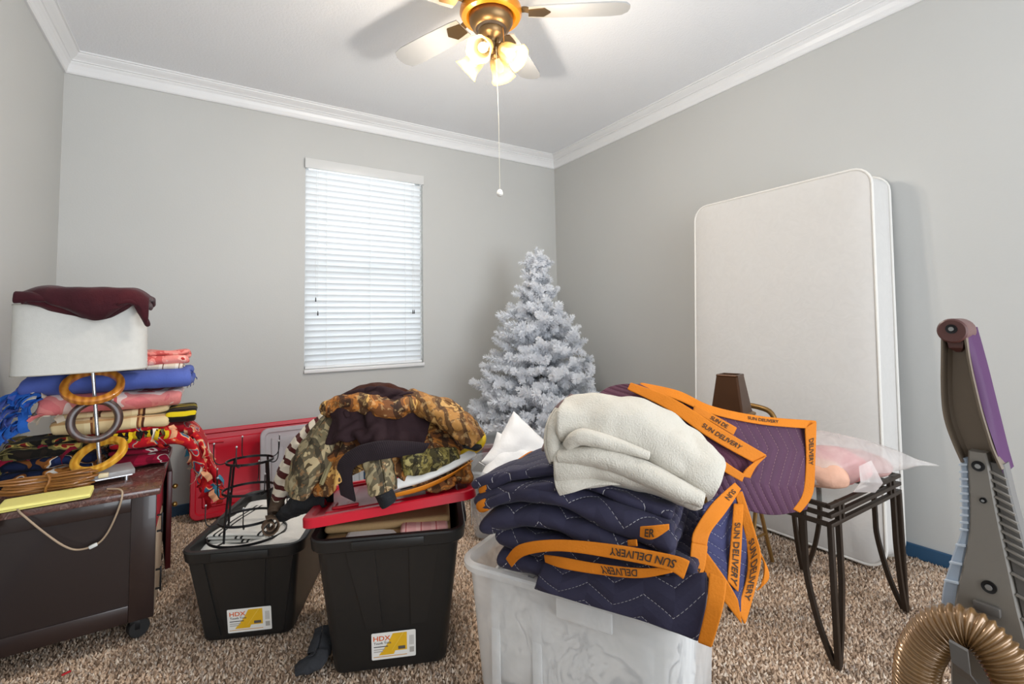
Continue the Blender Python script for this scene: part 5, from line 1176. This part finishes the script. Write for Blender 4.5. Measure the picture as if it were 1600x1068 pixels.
# ------------------------------------------------------------------ gilt chair with a bronze urn behind the table
M_gilt = pm('gilt_metal', '8a6a3c', .4, metal=.7, var=.12)
ch = thing('metal_chair', 'gilt metal chair with crossed thin legs, standing before the mattress', 'chair', (2.16, 1.46, .012))
part('seat', xf(loft([[(x, y, z) for x, y in rrect(.34*k, .34*k, .06)] for z, k in ((.43, .97), (.436, 1.), (.46, 1.), (.47, .95))]), (0, 0, 0)), pm('brown_seat', '4c382a', .7, var=.1), ch)
for s in (-1, 1):
    for q in (-1, 1): part('leg', tube([(q*.02, s*.15, .43), (q*.015, s*.15, .27), (q*.09, s*.155, .004)], .009, 8), M_gilt, ch)
    part('brace', tube([(-.05, s*.152, .14), (.05, s*.152, .14)], .006, 6), M_gilt, ch)
part('back_rail', tube(smooth_path([(.16, -.15, .44), (.185, -.152, .58), (.19, -.13, .67), (.185, -.06, .695), (.18, .05, .695), (.185, .13, .67), (.18, .15, .58), (.16, .15, .44)], 5), .013, 10), M_gilt, ch)
ur = thing('tapered_urn', 'dark bronze tapered square urn standing upside down on the gilt chair', 'urn', (2.13, 1.40, .484), .26)
def sq(k, z): return [(x, y, z) for x, y in rrect(k, k, .008, 2)]
part('body', loft([sq(.11, 0), sq(.12, .02), sq(.12, .15), sq(.16, .19), sq(.165, .21), sq(.15, .222), sq(.145, .23), sq(.10, .392), sq(.102, .398), sq(.098, .402), sq(.08, .402), sq(.074, .385)]), pm('bronze_urn', '4a2d18', .3, metal=.5, var=.2), ur, smooth=False)
part('collar', loft([sq(.166, .205), sq(.172, .209), sq(.172, .218), sq(.15, .224)]), M_gilt, ur)

# ------------------------------------------------------------------ pillows in a second clear bin, bin by the tree
M_bin2 = clear_plastic('clear_bin_plastic', 'c8ccd0', .38, .15, .2, 6.)
bin2 = clear_bin('clear plastic bin holding two white pillows', (1.46, 2.30, .012), -.75, .40, .30, .52, .42, .36, M_bin2, tabs=False)
part('side_ribs', comb(*[bx((-.20+.05*k, -.175, .2), (.006, .004, .24), .001) for k in range(9)]), M_bin2, bin2)['kind'] = 'stuff'
M_pil = pm('white_pillow_cotton', 'f0efee', .85, var=.02, bump=.25, bs=18, bd=.02)
def pillow(label, loc, rot, w_, h_, th, seed):
    n = 22; u = np.linspace(-1, 1, n); U_, V_ = np.meshgrid(u, u, indexing='ij')
    pin = 1-.10*(1-np.abs(V_)**2)*np.abs(U_)**3; pin2 = 1-.10*(1-np.abs(U_)**2)*np.abs(V_)**3
    t_ = th*np.sqrt(np.clip((1-U_**4)*(1-V_**4), 0, 1)); N_ = np.array([nz(a*2.5+seed, b*2.5, seed) for a, b in zip(U_.ravel(), V_.ravel())]).reshape(n, n)
    top = np.stack([U_*pin*w_/2, V_*pin2*h_/2, t_/2*(1+.25*N_)], 2); bot = np.stack([U_*pin*w_/2, V_*pin2*h_/2, -t_/2], 2)
    v = np.concatenate([top.reshape(-1, 3), bot.reshape(-1, 3)]); f = grid_faces(n, n); f = f+[tuple(i+n*n for i in q[::-1]) for q in f]
    r_ = thing('pillow', label, 'pillow', loc, rot=rot, group='white pillows in the clear bin')
    o = part('case', (v, f), M_pil, r_, ang=180); o.modifiers.new('weld', 'WELD').merge_threshold = .0008; m_ = o.modifiers.new('smooth', 'SUBSURF'); m_.levels = m_.render_levels = 1
    out_ = [(-1, -1), (1, -1), (1, 1), (-1, 1)]
    edge = [(U_[i, 0]*pin[i, 0]*w_/2, V_[i, 0]*pin2[i, 0]*h_/2, 0) for i in range(n)]
    part('seam', tube(edge, .002, 5), M_pil, r_)
pillow('white pillow standing on its corner in the clear bin, leaning back', (1.50, 2.27, .40), (1.15, .75, -.35), .40, .36, .13, 1.)
pillow('white pillow slumped in front of the other pillow in the clear bin', (1.43, 2.23, .33), (.95, .55, -.45), .40, .34, .14, 6.)
bin3 = clear_bin('grey clear bin with a red box inside, in front of the white tree', (1.62, 2.72, .012), -.5, .36, .28, .46, .36, .40, clear_plastic('grey_bin_plastic', 'a9adad', .5, .2), tabs=False)
rb = thing('red_box', 'small red box inside the grey clear bin by the tree', 'box', (1.58, 2.68, .30), -.5); part('body', bx((0, 0, .03), (.2, .12, .06), .006), pm('red_box_card', 'a8283a', .5), rb); part('lid', bx((0, 0, .066), (.206, .126, .012), .003), pm('dark_red_card', '8a1f30', .5), rb)
bd = thing('grey_clothes', 'grey clothes packed below the red box in the grey clear bin', 'clothes', (1.62, 2.72, .03), -.5); part('body', xf(bx((0, 0, .13), (.34, .26, .26), .04, 3)), fabric('grey_clothes_mix', [(0, '8f9194'), (.5, 'b4b4b2'), (.7, 'd0cfcb')], 9, 3, 1., 'LINEAR'), bd)

# ------------------------------------------------------------------ upright vacuum cleaner close to the photographer
M_vg = pm('vacuum_grey', '7d776f', .42, var=.08, vs=6, bump=.08, bs=300, bd=.0008); M_vd = pm('vacuum_dark_grey', '5c5854', .45, var=.08); M_vb = pm('vacuum_blue_grey', 'a3b0c0', .3, var=.08)
M_vp = pm('vacuum_purple', '3f0c43', .55, var=.2, vs=9, spec=.2); M_vbr = pm('vacuum_bronze', '6f6152', .4, var=.15, vs=4, metal=.25); M_vm = pm('vacuum_maroon', '5a342f', .4, var=.1)
VA = -PI/2
vac = thing('vacuum_cleaner', 'grey and purple upright vacuum cleaner with a coiled amber hose', 'vacuum cleaner', (.852, .209, .012), VA)
def X(px): return (px-1540)*.000604
def Zp(py): return 1.126-(py-505)*.00083
def chan(py, l, r, d=.034, y0=0.):
    a, b, z = X(l), X(r), Zp(py); w_ = .0022; dd = d*.6
    return [(a, y0, z), (a-.001, y0+d*.6, z), (a+.006, y0+d, z), (b-.006, y0+d, z), (b+.001, y0+d*.6, z), (b, y0, z), (b-w_, y0, z), (b-w_-.001, y0+dd*.8, z), (b-.007, y0+dd, z), (a+.007, y0+dd, z), (a+w_+.001, y0+dd*.8, z), (a+w_, y0, z)]
H_ = [(506, 1489, 1528), (530, 1487, 1530), (565, 1484, 1533), (600, 1481, 1538), (640, 1480, 1545), (670, 1484, 1552), (700, 1494, 1560), (728, 1506, 1571)]
rows = [chan(y, l, r) for y, l, r in H_]; part('handle', loft([list(map(tuple, r)) for r in np.array([smooth_path(np.array(rows)[:, k], 4) for k in range(12)]).transpose(1, 0, 2)]), M_vbr, vac)
def shell(py, l, r, y0=.006, d=.05): z = Zp(py); return [(X(l), y0, z), (X(r)-.002, y0+.004, z), (X(r), y0+.014, z), (X(r)-.002, y0+d, z), (X(l), y0+d, z)]
S_ = [(512, 1528, 1531), (540, 1531, 1537), (580, 1536, 1545), (620, 1542, 1552), (660, 1551, 1559), (700, 1562, 1566), (735, 1570, 1573)]
rows = np.array([shell(*q) for q in S_]); part('purple_shell', loft([list(map(tuple, r)) for r in np.array([smooth_path(rows[:, k], 4) for k in range(5)]).transpose(1, 0, 2)]), M_vp, vac)
cap = part('end_cap', xf(lathe([(.0005, 0), (.0145, 0), (.0165, .002), (.0165, .036), (.014, .04)], 28), (X(1508), -.003, Zp(517)), (-PI/2, 0, 0)), M_vm, vac)
part('neck', loft([[(X(1492), .004, Zp(520)), (X(1526), .004, Zp(520)), (X(1526), .03, Zp(520)), (X(1492), .03, Zp(520))], [(X(1497), .006, Zp(545)), (X(1521), .006, Zp(545)), (X(1521), .03, Zp(545)), (X(1497), .03, Zp(545))], [(X(1506), .012, Zp(552)), (X(1514), .012, Zp(552)), (X(1514), .03, Zp(552)), (X(1506), .03, Zp(552))]]), M_vm, vac)
def screw(parent, px, py, r=.006, y=-.001):
    s_ = part('screw_hole', xf(lathe([(.0005, .0005), (r*.8, .0005), (r, .0), (r, .003)], 18), (X(px), y, Zp(py)), (-PI/2, 0, 0)), M_black, parent)
    part('screw', xf(lathe([(.0003, 0), (r*.45, 0), (r*.5, .001)], 12), (X(px), y-.0012, Zp(py)), (-PI/2, 0, 0)), pm('screw_steel', '9a9a9a', .3, metal=.8), s_)
# spine
B_ = [(708, 1518, 1547), (730, 1516, 1551), (770, 1515, 1555), (810, 1513, 1560), (850, 1507, 1566), (890, 1496, 1572), (930, 1484, 1578), (980, 1472, 1588), (1040, 1464, 1600), (1100, 1460, 1612), (1180, 1458, 1622)]
def slab(py, l, r, y0=.002, d=.03): z = Zp(py); return [(X(l), y0+.002, z), (X(l)+.002, y0, z), (X(r)-.002, y0, z), (X(r), y0+.002, z), (X(r), y0+d, z), (X(l), y0+d, z)]
rows = np.array([slab(*q) for q in B_]); sp_ = part('spine', loft([list(map(tuple, r)) for r in np.array([smooth_path(rows[:, k], 4) for k in range(6)]).transpose(1, 0, 2)]), M_vg, vac)
screw(cap, 1508, 514, .0062, -.0045); screw(sp_, 1534, 729, .0065); screw(sp_, 1538, 781, .0035); screw(sp_, 1537, 912, .0075)
LP = [(722, 1502, 1516), (780, 1500, 1514), (830, 1496, 1510), (850, 1491, 1506), (880, 1478, 1498), (910, 1467, 1490), (945, 1455, 1482), (1000, 1446, 1470)]
rows = np.array([slab(y, l, r, .006, .024) for y, l, r in LP]); part('side_panel', loft([list(map(tuple, r)) for r in np.array([smooth_path(rows[:, k], 4) for k in range(6)]).transpose(1, 0, 2)]), M_vb, vac)
RP = [(722, 1548, 1572), (770, 1555, 1580), (830, 1562, 1592), (880, 1570, 1604), (930, 1578, 1618), (1000, 1590, 1640), (1060, 1602, 1655)]
rows = np.array([slab(y, l, r, .008, .022) for y, l, r in RP]); part('side_panel', loft([list(map(tuple, r)) for r in np.array([smooth_path(rows[:, k], 4) for k in range(6)]).transpose(1, 0, 2)]), M_vd, vac)
def edge(tab, y, c): return np.interp(y, [q[0] for q in tab], [q[c] for q in tab])
for y in [732+11.5*k for k in range(10)]+[862, 893, 925]:
    l, r = edge(LP, y, 1), edge(LP, y, 2); part('ridge', bar((X(l), .004, Zp(y+1)), (X(r), .004, Zp(y-2)), .0022, .006), pm('ridge_silver', 'b6bfca', .3), vac)
for y in [738+12.5*k for k in range(11)]+[885, 915, 948, 990]:
    l, r = edge(RP, y, 1), edge(RP, y, 2); part('ridge', bar((X(l), .006, Zp(y-3)), (X(r), .006, Zp(y+6)), .0022, .006), M_vg, vac)
# hose
hp = smooth_path([(X(1418), -.03, Zp(1330)), (X(1414), -.04, Zp(1190)), (X(1425), -.046, Zp(1070)), (X(1447), -.048, Zp(1012)), (X(1480), -.046, Zp(974)), (X(1522), -.042, Zp(962)), (X(1562), -.042, Zp(982)), (X(1592), -.042, Zp(1030)), (X(1610), -.04, Zp(1100)), (X(1616), -.02, Zp(1240))], 14)
s_ = np.concatenate([[0], np.cumsum(np.linalg.norm(np.diff(hp, axis=0), axis=1))]); q = np.arange(0, s_[-1], .00105); hp2 = np.stack([np.interp(q, s_, hp[:, k]) for k in range(3)], 1)
rr = .0232+.0020*np.sin(q/.0056*2*PI)
th = NT('amber_hose'); th.l(th.mix(th.noise(20, 2), '6e5030', '8f6d45'), th.b.inputs['Base Color']); th.set(Roughness=.22); th.b.inputs['Coat Weight'].default_value = .3; th.b.inputs['Metallic'].default_value = .25
part('hose', tube(hp2, rr, 22), th.m, vac, label='corrugated amber hose', ang=180)
cl = part('hose_clip', loft([[(X(1503), -.002, Zp(970)), (X(1535), -.002, Zp(970)), (X(1535), -.012, Zp(970)), (X(1503), -.012, Zp(970))], [(X(1503), -.046, Zp(984)), (X(1533), -.046, Zp(984)), (X(1533), -.052, Zp(982)), (X(1503), -.052, Zp(982))]]), M_vd, vac)
part('clip_tab', loft([[(X(1502), -.078, Zp(972)), (X(1530), -.078, Zp(976)), (X(1530), -.075, Zp(974)), (X(1502), -.075, Zp(970))], [(X(1504), -.078, Zp(1000)), (X(1532), -.078, Zp(1008)), (X(1532), -.075, Zp(1008)), (X(1504), -.075, Zp(1000))], [(X(1505), -.064, Zp(1022)), (X(1540), -.062, Zp(1032)), (X(1540), -.059, Zp(1032)), (X(1505), -.061, Zp(1022))]]), M_vd, cl)
part('clip_base', bx((X(1522), -.003, Zp(1010)), (.036, .012, .075), .003), M_vg, cl)
part('latch', bx((X(1532), -.002, Zp(945)), (.026, .008, .012), .002), M_vd, vac)
# lower body down to the floor (below the picture)
part('dust_bin', xf(lathe([(.07, 0), (.085, .01), (.085, .30), (.075, .33)], 32), (X(1540)+.0, .07, .2)), clear_plastic('bin_smoke', '8a8a90', .7, .15), vac)
part('lower_spine', loft([[(X(1464), .0, Zp(1150)), (X(1616), .0, Zp(1150)), (X(1616), .04, Zp(1150)), (X(1464), .04, Zp(1150))], [(-.06, -.02, .12), (.06, -.02, .12), (.06, .05, .12), (-.06, .05, .12)]]), M_vg, vac)
part('head', loft([[(x, y+.06, z) for x, y in rrect(.30*k, .26*k, .04)] for z, k in ((.02, .97), (.03, 1), (.07, 1), (.1, .8), (.13, .5))]), M_vd, vac)
for s in (-1, 1): part('wheel', xf(lathe([(.05, -.012), (.055, -.008), (.055, .008), (.05, .012)], 24), (s*.1, -.06, .055), (0, PI/2, 0)), M_rub, vac)
